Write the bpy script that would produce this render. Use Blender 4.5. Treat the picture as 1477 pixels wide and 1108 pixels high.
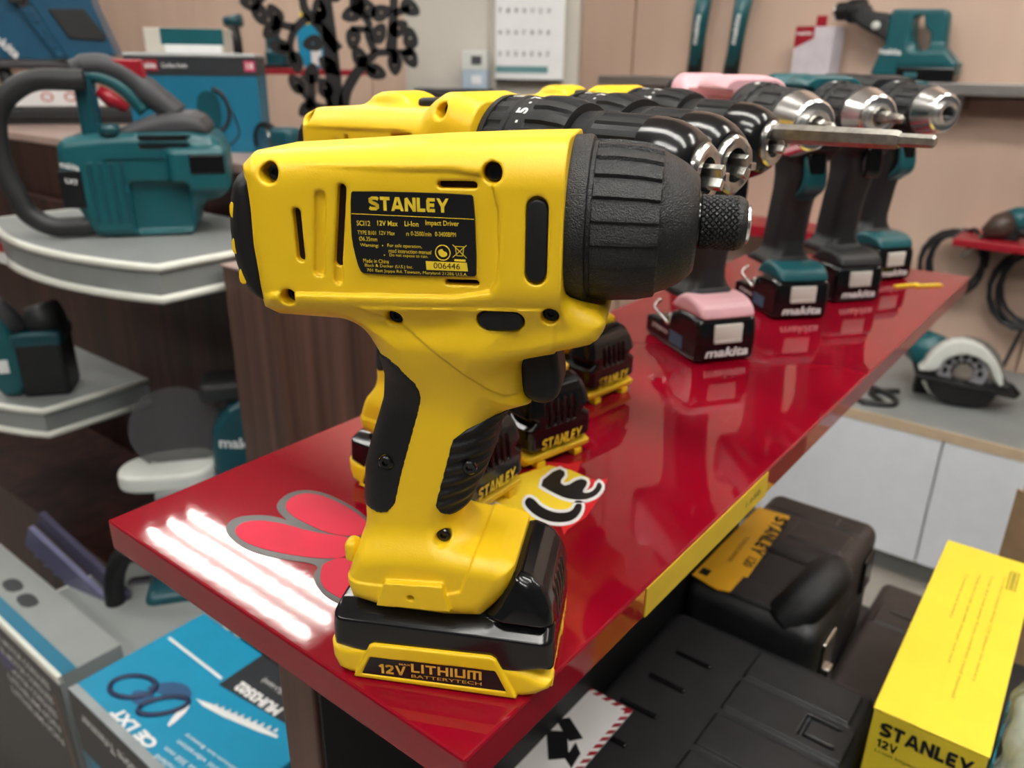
import bpy, bmesh, math, random
import numpy as np
from mathutils import Vector, Matrix

for o in list(bpy.data.objects):
    bpy.data.objects.remove(o, do_unlink=True)
SC = bpy.context.scene
COL = SC.collection
random.seed(4)

# ---------------------------------------------------------------- camera
Z0 = 0.9                       # height of the red board above the floor
CH = 0.215                     # camera height above the board
F, CX, CY = 1150.0, 738.5, 554.0
SL, HY = 0.014, 92.0
n_ = np.array([-F*SL, F, -SL*CX + CY - (HY - SL*CX)]); n_ /= np.linalg.norm(n_)
fh = np.array([0, 0, 1.0]) - n_*n_[2]; fh /= np.linalg.norm(fh)
RM = np.array([np.cross(n_, fh), fh, -n_])          # camera (x right, y down, z fwd) -> world
cam = bpy.data.cameras.new('camera')
cam.sensor_width = 36.0
cam.lens = F/1477.0*36.0
cam.clip_start = 0.01
cam.dof.use_dof = True
cam.dof.focus_distance = 0.262
cam.dof.aperture_fstop = 15.0
camo = bpy.data.objects.new('camera', cam)
COL.objects.link(camo)
camo.matrix_world = Matrix(((RM[0,0], -RM[0,1], -RM[0,2], 0),
                            (RM[1,0], -RM[1,1], -RM[1,2], 0),
                            (RM[2,0], -RM[2,1], -RM[2,2], Z0+CH), (0, 0, 0, 1)))
SC.camera = camo
SC.view_settings.view_transform = 'Standard'
SC.view_settings.look = 'None'
SC.view_settings.gamma = 1.0
SC.view_settings.use_curve_mapping = False
SC.view_settings.exposure = 0.0

# ---------------------------------------------------------------- world: the rest of the bright shop hall
wd = bpy.data.worlds.new('shop_light'); SC.world = wd
wd.use_nodes = True
wd.node_tree.nodes['Background'].inputs[0].default_value = (0.95, 0.97, 1.0, 1)
wd.node_tree.nodes['Background'].inputs[1].default_value = 0.065
LAMP = 33.0                     # emission of the ceiling tubes

# ---------------------------------------------------------------- frames
TH = math.radians(52.2)
U = Vector((math.cos(TH), math.sin(TH), 0)); V = Vector((math.sin(TH), -math.cos(TH), 0))
YV = math.radians(52.2 - 90)
def P(a, b, z): return U*a + V*b + Vector((0, 0, z + Z0))      # shop axes: a along the board, b across it
def at(px, py, y):                                              # point seen at a pixel at a given distance
    d = RM @ np.array([(px-CX)/F, (py-CY)/F, 1.0]); t = y/d[1]
    return Vector((d[0]*t, y, Z0 + CH + d[2]*t))

# ---------------------------------------------------------------- materials
MATS = {}
def mat(name, rgb, rough=0.45, metal=0.0, coat=0.0, var=0.06, vs=30.0, bump=0.0, bs=400.0, stretch=(1,1,1), rgb2=None, emit=0.0, trans=0.0, alpha=1.0, ior=1.5, spec=0.5):
    if name in MATS: return MATS[name]
    m = bpy.data.materials.new(name); m.use_nodes = True
    nt = m.node_tree; b = nt.nodes['Principled BSDF']
    b.inputs['Roughness'].default_value = rough
    b.inputs['Metallic'].default_value = metal
    b.inputs['IOR'].default_value = ior
    b.inputs['Specular IOR Level'].default_value = spec
    if coat:
        b.inputs['Coat Weight'].default_value = coat; b.inputs['Coat Roughness'].default_value = 0.04
    if trans: b.inputs['Transmission Weight'].default_value = trans
    if alpha < 1: b.inputs['Alpha'].default_value = alpha
    tc = nt.nodes.new('ShaderNodeTexCoord'); mp = nt.nodes.new('ShaderNodeMapping')
    mp.inputs['Scale'].default_value = stretch
    nt.links.new(tc.outputs['Object'], mp.inputs['Vector'])
    nz = nt.nodes.new('ShaderNodeTexNoise'); nz.inputs['Scale'].default_value = vs; nz.inputs['Detail'].default_value = 4
    nt.links.new(mp.outputs[0], nz.inputs['Vector'])
    rp = nt.nodes.new('ShaderNodeValToRGB')
    c2 = rgb2 if rgb2 else tuple(c*(1-var) for c in rgb)
    c1 = rgb if rgb2 else tuple(min(1, c*(1+var)) for c in rgb)
    rp.color_ramp.elements[0].position = 0.35; rp.color_ramp.elements[1].position = 0.68
    rp.color_ramp.elements[0].color = (*c2, 1); rp.color_ramp.elements[1].color = (*c1, 1)
    nt.links.new(nz.outputs['Fac'], rp.inputs[0]); nt.links.new(rp.outputs[0], b.inputs['Base Color'])
    if bump:
        n2 = nt.nodes.new('ShaderNodeTexNoise'); n2.inputs['Scale'].default_value = bs; n2.inputs['Detail'].default_value = 2
        nt.links.new(mp.outputs[0], n2.inputs['Vector'])
        bp = nt.nodes.new('ShaderNodeBump'); bp.inputs['Strength'].default_value = bump; bp.inputs['Distance'].default_value = 0.001
        nt.links.new(n2.outputs['Fac'], bp.inputs['Height']); nt.links.new(bp.outputs[0], b.inputs['Normal'])
        if coat: nt.links.new(bp.outputs[0], b.inputs['Coat Normal'])
    if emit:
        b.inputs['Emission Color'].default_value = (*rgb, 1); b.inputs['Emission Strength'].default_value = emit
    MATS[name] = m
    return m
YEL = mat('yellow_plastic', (0.85, 0.545, 0.010), 0.42, var=0.02, bump=0.06, bs=1800)
YELC = mat('yellow_card', (0.80, 0.62, 0.035), 0.35, var=0.02)
YELP = mat('yellow_print', (0.86, 0.62, 0.03), 0.5, var=0.01)
ORP = mat('amber_print', (0.80, 0.45, 0.05), 0.5, var=0.01)
BLK = mat('black_rubber', (0.008, 0.008, 0.009), 0.5, spec=0.35, var=0.15, bump=0.1, bs=1500)
BLKG = mat('black_gloss', (0.006, 0.006, 0.007), 0.16, var=0.1)
BLKT = mat('black_textured', (0.009, 0.0095, 0.011), 0.36, var=0.2, vs=200, bump=0.55, bs=2200)
BLKL = mat('label_black', (0.008, 0.008, 0.009), 0.32, var=0.1)
GRYC = mat('charcoal_plastic', (0.017, 0.0175, 0.019), 0.5, var=0.15, bump=0.15, bs=1200)
GRYM = mat('grey_rubber', (0.055, 0.054, 0.060), 0.55, var=0.1)
STL = mat('steel', (0.55, 0.54, 0.52), 0.25, metal=1.0, var=0.1, vs=120)
STLD = mat('dull_steel', (0.42, 0.40, 0.36), 0.42, metal=1.0, var=0.2, vs=200, bump=0.2, bs=700)
CHR = mat('chrome', (0.86, 0.85, 0.84), 0.24, metal=1.0, var=0.03)
RED = mat('red_lacquer', (0.225, 0.002, 0.011), 0.5, spec=0.0, coat=1.0, var=0.08, vs=7, bump=0.012, bs=150)
REDP = mat('red_plastic', (0.32, 0.008, 0.02), 0.35, var=0.05)
PNKS = mat('pink_sticker', (0.56, 0.012, 0.045), 0.5, var=0.2, vs=14, spec=0.25)
PNK = mat('pink_plastic', (0.72, 0.40, 0.45), 0.42, var=0.03)
TEAL = mat('teal_plastic', (0.006, 0.088, 0.105), 0.36, var=0.06)
TEAL2 = mat('deep_teal_plastic', (0.005, 0.062, 0.082), 0.34, var=0.08)
BLUE = mat('blue_plastic', (0.008, 0.075, 0.15), 0.4, var=0.06)
CYAN = mat('cyan_card', (0.010, 0.25, 0.43), 0.38, var=0.03)
CYAND = mat('deep_cyan_card', (0.008, 0.145, 0.25), 0.4, var=0.03)
DARKC = mat('dark_card', (0.025, 0.028, 0.033), 0.42, var=0.1)
WHT = mat('white_print', (0.80, 0.80, 0.80), 0.5, var=0.02)
WHTP = mat('white_plastic', (0.66, 0.68, 0.64), 0.35, var=0.03)
BTN = mat('ivory_button', (0.62, 0.60, 0.55), 0.4, var=0.03)
DOORW = mat('white_laminate', (0.72, 0.76, 0.82), 0.35, var=0.02)
GRYS = mat('grey_laminate', (0.25, 0.265, 0.26), 0.4, var=0.06, vs=12)
EDGE = mat('white_edging', (0.74, 0.75, 0.68), 0.3, var=0.02)
WOOD = mat('dark_wood', (0.055, 0.020, 0.016), 0.4, spec=0.3, rgb2=(0.014, 0.005, 0.0045), vs=6, stretch=(6, 6, 0.2))
WOODL = mat('brown_wood', (0.135, 0.070, 0.052), 0.4, spec=0.3, rgb2=(0.050, 0.025, 0.019), vs=7, stretch=(7, 7, 0.18))
TOPW = mat('pale_wood_top', (0.42, 0.30, 0.26), 0.3, var=0.1, vs=5, stretch=(1, 9, 1))
BEIGE = mat('beige_laminate', (0.58, 0.42, 0.33), 0.5, rgb2=(0.52, 0.37, 0.29), vs=3, stretch=(3, 3, 0.3))
CREAM = mat('cream_paint', (0.56, 0.52, 0.46), 0.5, var=0.04, vs=3)
TANE = mat('tan_edging', (0.50, 0.39, 0.27), 0.4, var=0.08)
CARD = mat('brown_cardboard', (0.30, 0.19, 0.11), 0.7, var=0.12)
CASE = mat('case_plastic', (0.014, 0.0145, 0.016), 0.42, var=0.2, vs=60, bump=0.35, bs=1400)
CASEB = mat('case_plastic_wall_reflection', (0.030, 0.024, 0.023), 0.42, var=0.2, vs=60, bump=0.25, bs=1400)  # brown cast is the pinkish wall's reflection put into the case colour
CORD = mat('black_cord', (0.012, 0.012, 0.014), 0.4, var=0.1)
GLAS = mat('smoked_shield', (0.10, 0.10, 0.11), 0.12, var=0.05, alpha=0.45)
CLR = mat('clear_bag', (0.62, 0.68, 0.66), 0.15, var=0.15, vs=60, bump=0.3, bs=40, alpha=0.5)
FLOORM = mat('floor_tile', (0.34, 0.31, 0.28), 0.25, var=0.1, vs=4)
CEILM = mat('ceiling_paint', (0.50, 0.49, 0.47), 0.7, var=0.03, vs=3)
TUBE = mat('lamp_tube', (1.0, 0.98, 0.93), 0.4, var=0.0, emit=LAMP)
LILAC = mat('lilac_metal', (0.14, 0.14, 0.24), 0.35, var=0.15)
BROWNC = mat('brown_gear_housing', (0.06, 0.038, 0.030), 0.4, var=0.15)

# ---------------------------------------------------------------- mesh helpers
def mesh_from(verts, faces, smooth=False):
    me = bpy.data.meshes.new('m')
    me.from_pydata([tuple(v) for v in verts], [], [tuple(f) for f in faces]); me.update()
    if smooth: me.polygons.foreach_set('use_smooth', [True]*len(me.polygons))
    return me
def from_bm(bm, smooth=False):
    me = bpy.data.meshes.new('m'); bmesh.ops.recalc_face_normals(bm, faces=bm.faces[:])
    bm.to_mesh(me); bm.free()
    if smooth: me.polygons.foreach_set('use_smooth', [True]*len(me.polygons))
    return me
def obj(name, me, m, parent=None, loc=(0,0,0), rot=(0,0,0), label=None):
    if me.users: pass
    if m and not me.materials: me.materials.append(m)
    me.name = name
    o = bpy.data.objects.new(name, me); COL.objects.link(o)
    o.location = loc; o.rotation_euler = rot
    if parent: o.parent = parent
    if label: o['label'] = label
    return o
def tag(o, label, cat, group=None):
    o['label'] = label; o['category'] = cat
    if group: o['group'] = group
    return o
def thing(name, loc, rz, label, cat, group=None):
    o = bpy.data.objects.new(name, None); COL.objects.link(o)
    o.empty_display_size = 0.02; o.location = loc; o.rotation_euler = (0, 0, rz)
    return tag(o, label, cat, group)
def struct(o):
    o['kind'] = 'structure'; return o
def box(x0, x1, y0, y1, z0, z1, bev=0.0, seg=2):
    bm = bmesh.new(); bmesh.ops.create_cube(bm, size=1)
    for v in bm.verts:
        v.co = Vector((x0+(v.co.x+.5)*(x1-x0), y0+(v.co.y+.5)*(y1-y0), z0+(v.co.z+.5)*(z1-z0)))
    if bev: bmesh.ops.bevel(bm, geom=bm.edges[:], offset=bev, segments=seg, profile=.5, affect='EDGES')
    return from_bm(bm)
def prism(pts, y0, y1, bev=0.0, seg=2, plane='xz'):
    """extrude a 2-D outline; plane xz -> along y, xy -> along z, yz -> along x"""
    bm = bmesh.new()
    def q(p, h): return (p[0], h, p[1]) if plane == 'xz' else ((p[0], p[1], h) if plane == 'xy' else (h, p[0], p[1]))
    A = [bm.verts.new(q(p, y0)) for p in pts]; B = [bm.verts.new(q(p, y1)) for p in pts]
    fa = bm.faces.new(A); fb = bm.faces.new(B[::-1]); n = len(pts)
    for i in range(n): bm.faces.new((A[i], B[i], B[(i+1) % n], A[(i+1) % n]))
    if bev:
        bmesh.ops.bevel(bm, geom=list(fa.edges)+list(fb.edges), offset=bev, segments=seg, profile=.5, affect='EDGES')
    return from_bm(bm)
def tube(path, r, n=12, closed=False, caps=True):
    pts = [Vector(p) for p in path]; N = len(pts)
    rs = r if isinstance(r, (list, tuple)) else [r]*N
    V_, F_ = [], []; up = None
    for i, p in enumerate(pts):
        t = (pts[(i+1) % N] - pts[i-1]) if (closed or 0 < i < N-1) else (pts[1]-pts[0] if i == 0 else pts[-1]-pts[-2])
        t.normalize()
        if up is None: up = Vector((0, 0, 1)) if abs(t.z) < .9 else Vector((1, 0, 0))
        s = t.cross(up); s.normalize(); up = s.cross(t); up.normalize()
        for k in range(n):
            a = 2*math.pi*k/n; V_.append(p + s*math.cos(a)*rs[i] + up*math.sin(a)*rs[i])
    for i in range(N if closed else N-1):
        for k in range(n):
            a, b2 = i*n+k, i*n+(k+1) % n; j = (i+1) % N
            F_.append((a, b2, j*n+(k+1) % n, j*n+k))
    if caps and not closed:
        F_.append(tuple(range(n))[::-1]); F_.append(tuple((N-1)*n+k for k in range(n)))
    me = mesh_from(V_, F_, True); return me
def crom(pts, n=6, closed=False):
    P_ = [np.array(p, float) for p in pts]; N = len(P_); out = []
    for i in range(N if closed else N-1):
        g = (lambda k: P_[k % N]) if closed else (lambda k: P_[min(max(k, 0), N-1)])
        p0, p1, p2, p3 = g(i-1), g(i), g(i+1), g(i+2)
        for k in range(n):
            t = k/n; out.append(.5*((2*p1)+(-p0+p2)*t+(2*p0-5*p1+4*p2-p3)*t*t+(-p0+3*p1-3*p2+p3)*t**3))
    if not closed: out.append(P_[-1])
    return [tuple(p) for p in out]
def chaikin(pts, it=2):
    for _ in range(it):
        q = []
        for i in range(len(pts)):
            a, b = pts[i], pts[(i+1) % len(pts)]
            q += [(a[0]*.75+b[0]*.25, a[1]*.75+b[1]*.25), (a[0]*.25+b[0]*.75, a[1]*.25+b[1]*.75)]
        pts = q
    return pts
def lathe(prof, n=48, mod=None, cap=True, z=0.0):
    """profile [(x, r)] around the x axis at height z; mod(i, theta, r) -> r"""
    V_, F_ = [], []
    for i, (x, r) in enumerate(prof):
        for k in range(n):
            a = 2*math.pi*k/n; rr = mod(i, a, r) if mod else r
            V_.append((x, rr*math.sin(a), z + rr*math.cos(a)))
    for i in range(len(prof)-1):
        for k in range(n):
            F_.append((i*n+k, i*n+(k+1) % n, (i+1)*n+(k+1) % n, (i+1)*n+k))
    if cap:
        F_.append(tuple(range(n))[::-1]); F_.append(tuple((len(prof)-1)*n+k for k in range(n)))
    me = mesh_from(V_, F_)
    bm = bmesh.new(); bm.from_mesh(me); bmesh.ops.recalc_face_normals(bm, faces=bm.faces[:]); bm.to_mesh(me); bm.free()
    return me
def shade(me, ang=35):
    me.polygons.foreach_set('use_smooth', [True]*len(me.polygons))
    try: me.set_sharp_from_angle(angle=math.radians(ang))
    except Exception: pass
    return me
def offset_poly(pts, d):
    n = len(pts); A = sum(pts[i][0]*pts[(i+1) % n][1]-pts[(i+1) % n][0]*pts[i][1] for i in range(n)); s = 1 if A > 0 else -1
    out = []
    for i in range(n):
        p, a, b = Vector(pts[i]), Vector(pts[i-1]), Vector(pts[(i+1) % n])
        e1 = (p-a).normalized(); e2 = (b-p).normalized()
        n1 = Vector((e1.y, -e1.x))*s; n2 = Vector((e2.y, -e2.x))*s
        m_ = n1+n2; L = m_.length
        m_ = m_/L if L > 1e-6 else n1
        out.append(tuple(p + m_*d/max(.5, m_.dot(n1))))
    return out

# ---------------------------------------------------------------- signed-distance modelling (units: millimetres)
def poly2(x, z, pts):
    d = None; s = None; n = len(pts)
    for i in range(n):
        ax, az = pts[i]; bx, bz = pts[(i+1) % n]
        ex, ez = bx-ax, bz-az; wx = x-ax; wz = z-az
        t = np.clip((wx*ex+wz*ez)/(ex*ex+ez*ez+1e-9), 0, 1)
        q = (wx-ex*t)**2+(wz-ez*t)**2
        d = q if d is None else np.minimum(d, q)
        c1 = z >= az; c2 = z < bz; c3 = ex*wz > ez*wx
        f = (c1 & c2 & c3) | (~c1 & ~c2 & ~c3)
        s = f if s is None else s ^ f
    d = np.sqrt(d)
    return np.where(s, -d, d)
def ext(x, y, z, pts, w, r, pd=None):
    d2 = poly2(x, z, pts) if pd is None else pd
    a = d2+r; b = np.abs(y)-w+r
    return np.minimum(np.maximum(a, b), 0)+np.hypot(np.maximum(a, 0), np.maximum(b, 0))-r
def smin(a, b, k):
    h = np.clip(.5+.5*(b-a)/k, 0, 1); return b*(1-h)+a*h-k*h*(1-h)
def smax(a, b, k): return -smin(-a, -b, k)
def sstep(a, b, x):
    t = np.clip((x-a)/(b-a), 0, 1); return t*t*(3-2*t)
def seg2(x, z, a, b):
    ex, ez = b[0]-a[0], b[1]-a[1]; t = np.clip(((x-a[0])*ex+(z-a[1])*ez)/(ex*ex+ez*ez+1e-9), 0, 1)
    return np.hypot(x-a[0]-ex*t, z-a[1]-ez*t)
def rbox(x, y, z, c, h, r):
    qx = np.abs(x-c[0])-h[0]+r; qy = np.abs(y-c[1])-h[1]+r; qz = np.abs(z-c[2])-h[2]+r
    return np.sqrt(np.maximum(qx, 0)**2+np.maximum(qy, 0)**2+np.maximum(qz, 0)**2)+np.minimum(np.maximum(qx, np.maximum(qy, qz)), 0)-r
def sdf_mesh(f, lo, hi, h, proj=1):
    ax = [np.arange(lo[i]-h*1.5, hi[i]+h*2, h, dtype=np.float32) for i in range(3)]
    n = [len(a) for a in ax]
    Fv = np.broadcast_to(f(ax[0][:, None, None], ax[1][None, :, None], ax[2][None, None, :]), n).astype(np.float32)
    S = Fv < 0
    cnt = np.zeros([k-1 for k in n], np.int8)
    for i in (0, 1):
        for j in (0, 1):
            for k in (0, 1): cnt += S[i:n[0]-1+i, j:n[1]-1+j, k:n[2]-1+k]
    act = (cnt > 0) & (cnt < 8)
    I = np.argwhere(act); N = len(I)
    cid = -np.ones(act.shape, np.int32); cid[act] = np.arange(N)
    cr = {(i, j, k): Fv[I[:, 0]+i, I[:, 1]+j, I[:, 2]+k] for i in (0, 1) for j in (0, 1) for k in (0, 1)}
    acc = np.zeros((N, 3)); w = np.zeros(N)
    for A in cr:
        for d in range(3):
            if A[d]: continue
            B = list(A); B[d] = 1; B = tuple(B)
            va, vb = cr[A], cr[B]; m = (va < 0) != (vb < 0)
            t = np.where(m, va/(va-vb+1e-20), 0)
            p = np.tile(np.array(A, float), (N, 1)); p[:, d] = t
            acc[m] += p[m]; w[m] += 1
    v = (I + acc/w[:, None])*h + np.array([a[0] for a in ax])
    quads = []
    for d in range(3):
        sl0 = [slice(None)]*3; sl1 = [slice(None)]*3; sl0[d] = slice(0, -1); sl1[d] = slice(1, None)
        a0, a1 = S[tuple(sl0)], S[tuple(sl1)]
        E_ = np.argwhere(a0 != a1)
        e1, e2 = (d+1) % 3, (d+2) % 3
        ok = (E_[:, e1] > 0) & (E_[:, e2] > 0) & (E_[:, e1] < n[e1]-1) & (E_[:, e2] < n[e2]-1)
        E_ = E_[ok]; ins = a0[E_[:, 0], E_[:, 1], E_[:, 2]]
        def cell(o1, o2):
            q = E_.copy(); q[:, e1] -= o1; q[:, e2] -= o2; return cid[q[:, 0], q[:, 1], q[:, 2]]
        q = np.stack([cell(1, 1), cell(0, 1), cell(0, 0), cell(1, 0)], 1)
        q[~ins] = q[~ins][:, ::-1]
        quads.append(q)
    Q = np.concatenate(quads); Q = Q[(Q >= 0).all(1)]
    for _ in range(proj):
        x, y, z = v[:, 0], v[:, 1], v[:, 2]; e = h*.3
        val = f(x, y, z)
        g = np.stack([f(x+e, y, z)-f(x-e, y, z), f(x, y+e, z)-f(x, y-e, z), f(x, y, z+e)-f(x, y, z-e)], 1)/(2*e)
        st = val[:, None]*g/(np.sum(g*g, 1)[:, None]+.05)
        L = np.linalg.norm(st, axis=1)[:, None]
        v = v - st*np.minimum(1, .6*h/(L+1e-9))
    me = bpy.data.meshes.new('m')
    me.vertices.add(len(v)); me.vertices.foreach_set('co', (v*.001).astype(np.float32).ravel())
    me.loops.add(Q.size); me.loops.foreach_set('vertex_index', Q.astype(np.int32).ravel())
    me.polygons.add(len(Q)); me.polygons.foreach_set('loop_start', np.arange(0, Q.size, 4, dtype=np.int32))
    me.polygons.foreach_set('use_smooth', np.ones(len(Q), bool))
    me.update(calc_edges=True); me.validate()
    return me

# ---------------------------------------------------------------- lettering
_TXT = {}
STROKES = {'S': (.80, [[(.78,.80),(.64,.89),(.30,.89),(.12,.79),(.12,.64),(.28,.55),(.54,.46),(.69,.36),(.69,.22),(.54,.11),(.18,.11),(.03,.19)]]),
 'T': (.80, [[(0,.89),(.80,.89)], [(.40,0),(.40,.9)]]), 'A': (.98, [[(.10,-.1),(.45,1.05)], [(.88,-.1),(.53,1.05)], [(.28,.28),(.70,.28)]]),
 'N': (.86, [[(.11,0),(.11,.9)], [(.75,0),(.75,1)], [(.10,1.0),(.76,0.0)]]), 'L': (.66, [[(.11,1),(.11,.11),(.66,.11)]]),
 'E': (.68, [[(.11,.11),(.11,.89)], [(.05,.89),(.66,.89)], [(.11,.5),(.60,.5)], [(.05,.11),(.66,.11)]]), 'Y': (.94, [[(.10,1.1),(.47,.42)], [(.84,1.1),(.47,.42)], [(.47,0),(.47,.48)]]),
 '1': (.44, [[(.02,.70),(.30,.95)], [(.30,0),(.30,1)]]), '2': (.76, [[(.06,.70),(.14,.86),(.35,.9),(.57,.84),(.62,.68),(.50,.5),(.10,.12)], [(.03,.1),(.72,.1)]]), 'V': (.92, [[(.10,1.1),(.46,-.05)], [(.82,1.1),(.46,-.05)]]),
 'I': (.24, [[(.12,0),(.12,1)]]), 'H': (.84, [[(.11,0),(.11,1)], [(.73,0),(.73,1)], [(.11,.5),(.73,.5)]]), 'U': (.84, [[(.11,1),(.11,.11),(.73,.11),(.73,1)]]), 'M': (1.1, [[(.11,0),(.11,.89),(.99,.89),(.99,0)], [(.55,0),(.55,.89)]])}
def stroke_geo(s, w=.24, gap=.12):
    V_, F_, x0 = [], [], 0.0
    for ch in s:
        wd_, lines = STROKES[ch]
        for ln in lines:
            for i in range(len(ln)-1):
                a, b = Vector(ln[i]), Vector(ln[i+1]); d = (b-a).normalized(); n = Vector((-d.y, d.x))*w/2; e = d*w*.32
                a2 = a-e if i else a; b2 = b+e if i < len(ln)-2 else b; o = len(V_)
                V_ += [(x0+q.x, min(1, max(0, q.y))) for q in (a2-n, b2-n, b2+n, a2+n)]; F_.append((o, o+1, o+2, o+3))
        x0 += wd_+gap
    v = np.array(V_); v = (v-v.min(0))/(v.max(0)-v.min(0)); return v, F_
def text_geo(s, bold=0.0):
    k = (s, bold)
    if s in ('STANLEY', 'LITHIUM', '12V'): return stroke_geo(s, {'STANLEY': .26, 'LITHIUM': .2, '12V': .23}[s])
    if k not in _TXT:
        cu = bpy.data.curves.new('t', 'FONT'); cu.body = s; cu.size = 1; cu.offset = bold; cu.resolution_u = 3
        o = bpy.data.objects.new('t', cu); COL.objects.link(o)
        dg = bpy.context.evaluated_depsgraph_get(); dg.update()
        me = bpy.data.meshes.new_from_object(o.evaluated_get(dg))
        v = np.array([vv.co[:2] for vv in me.vertices]); f = [tuple(p.vertices) for p in me.polygons]
        bpy.data.objects.remove(o); bpy.data.curves.remove(cu); bpy.data.meshes.remove(me)
        v = (v - v.min(0))/(v.max(0)-v.min(0)+1e-9)
        _TXT[k] = (v, f)
    return _TXT[k]
def lettering(name, items, org, xd, up, m, parent, shear=0.0, label=None):
    """items: (string, x, y, width, height, bold) in the plane of org/xd/up; flat print"""
    org, xd, up = Vector(org), Vector(xd).normalized(), Vector(up).normalized()
    V_, F_ = [], []
    for s, x, y, w, h, bold in items:
        v, f = text_geo(s, bold); o = len(V_)
        V_ += [org + xd*(x+p[0]*w+shear*p[1]*h) + up*(y+p[1]*h) for p in v]; F_ += [tuple(i+o for i in q) for q in f]
    return obj(name, mesh_from(V_, F_), m, parent, label=label)
def copy_thing(root, loc, rz, label):
    r = root.copy(); COL.objects.link(r); r.location = loc; r.rotation_euler = (0, 0, rz); r['label'] = label
    for ch in list(root.children):
        c = ch.copy(); COL.objects.link(c); c.parent = r
        for g in list(ch.children):
            d = g.copy(); COL.objects.link(d); d.parent = c
    return r

# ================================================================ the room
def shop(name, x0, x1, y0, y1, z0, z1, m, parent=None, bev=0.0, label=None):
    """box in shop axes (x = across b, y = along a, z above the board) as a world-placed object"""
    if parent:
        return obj(name, box(x0, x1, y0, y1, z0, z1, bev), m, parent, label=label)
    return obj(name, box(x0, x1, y0, y1, z0, z1, bev), m, None, (0, 0, Z0), (0, 0, YV), label)
struct(shop('floor', -6.5, 3.0, -3.0, 2.5, -.95, -.9, FLOORM))
wb = struct(shop('wall_back', -6.5, 3.0, 2.32, 2.42, -.9, 1.8, BEIGE))
for b0, b1 in ((-6.5, -4.9), (-4.9, -3.7), (-3.7, -2.5), (-2.5, -1.335), (-1.335, -.155), (-.155, 1.0), (1.0, 3.0)):
    obj('panel', box(b0+.003, b1-.003, 2.3, 2.321, -.9, 1.8, .002), BEIGE, wb)
struct(shop('trim_1', -1.35, 3.0, 2.29, 2.301, .115, .15, mat('brown_trim', (0.42, 0.28, 0.22), .5)))
struct(shop('wall_left', -6.6, -6.5, -3.0, 2.5, -.9, 1.8, BEIGE))
struct(shop('ceiling', -6.5, 3.0, -3.0, 2.5, 1.8, 1.86, CEILM))
wc = struct(obj('wall_column', box(-.115, .115, -.1, .1, -1.115, .9, .012), CREAM, None, at(655, 92, 2.35), (0, 0, math.radians(-6))))
wc2 = struct(obj('wall_pier', box(-.13, .13, -.05, .05, -1.115, .9, .006), CREAM, None, at(766, 92, 2.28), (0, 0, math.radians(-8))))

# ceiling fixtures, three bare tubes each; all but the mirrored first added for light
lamp_lab = {(-2.6, 1.53): 'three tube ceiling lamp mirrored in the red board'}
nl = 0
for b, a in ((-2.6, 1.53), (-.35, .5), (-2.4, .1), (.7, .45), (-.9, -1.3), (.9, -1.3), (-4.4, .6), (.9, 1.5), (.3, -.4)):
    t = thing('ceiling_lamp', P(a, b, 1.8), YV, lamp_lab.get((b, a), 'three tube ceiling lamp out of frame, added to light the drills'), 'lamp', 'ceiling tube lamps')
    obj('lamp_body', box(-.6, .6, -.15, .15, -.03, 0, .004), CEILM, t)
    for k in (-.1, 0, .1):
        obj('lamp_tube', tube([(-.55, k, -.05), (.55, k, -.05)], .016, 10), TUBE, t)

# ================================================================ the red display board
bd = thing('display_shelf', P(.577, -.252, -.9), YV, 'long glossy red lacquered board carrying the row of cordless drills', 'shelf')
bz = .9
obj('board', box(-.119, .119, -.4285, .4285, bz-.017, bz, .0012), RED, bd)
obj('side_panel', box(-.013, .012, -.41, .10, 0, bz-.017, .001), WOODL, bd)
obj('added_dark_sheet', box(.0122, .0145, -.408, .098, 0, bz-.017, .0005), BLK, bd)  # thin black sheet added over the lit panel face to darken it
obj('price_strip', box(.119, .1196, -.306, -.164, bz-.0165, bz-.001), mat('strip_yellow', (.58, .40, .02), .45), bd, label='yellow label strip stuck along the edge of the board')
lettering('lettering', [('1,650', .0, -.002, .02, .004, 0)], (.1198, -.195, bz-.009), (0, 1, 0), (0, 0, 1), BLKL, bd)
def BP(px, py):        # point of the board's top in the board's own axes
    d = RM @ np.array([(px-CX)/F, (py-CY)/F, 1.0]); t = -CH/d[2]
    p = Vector((d[0]*t, d[1]*t, 0)); return (p.dot(V)+.252, p.dot(U)-.577)
def zc(x, y): return BP(130+x/3.6925, 560+y/3.6925)
ol = [zc(*p) for p in [(705,760),(760,690),(900,675),(1010,690),(1060,715),(1000,660),(990,615),(1060,555),(1180,540),(1330,590),(1500,700),(1600,900),(1520,1130),(1400,1180),(1260,1120),(1195,1040),(1190,990),(1225,940),(1000,910),(820,860)]]
obj('sticker_outline', prism(chaikin(ol, 2), bz, bz+.00025, plane='xy'), mat('grey_outline', (.035, .032, .032), .32, var=.5, vs=25, spec=.4), bd)
for pl in ([(765,750),(840,705),(1000,715),(1200,775),(1420,800),(1440,900),(1240,915),(1000,880),(860,840),(790,800)], [(1035,620),(1090,570),(1190,560),(1330,610),(1490,715),(1480,790),(1300,790),(1120,710),(1055,665)], [(1245,930),(1420,880),(1560,900),(1500,1100),(1390,1150),(1270,1090),(1225,1040),(1230,970)]):
    obj('sticker_petal', prism(chaikin([zc(*p) for p in pl], 2), bz+.0002, bz+.0004, plane='xy'), PNKS, bd, label='pink petal of the sticker')
def sc(x, y): return BP(700+x/6.52, 640+y/6.52)
red_ = [(560,170),(790,195),(905,160),(855,300),(1050,345),(1150,330),(1100,470),(950,690),(770,810),(740,860),(690,700),(200,400)]
yel_ = [(-250,560),(0,440),(340,290),(600,205),(800,250),(980,330),(900,520),(830,640),(640,720),(430,740),(130,640),(-100,700)]
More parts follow.
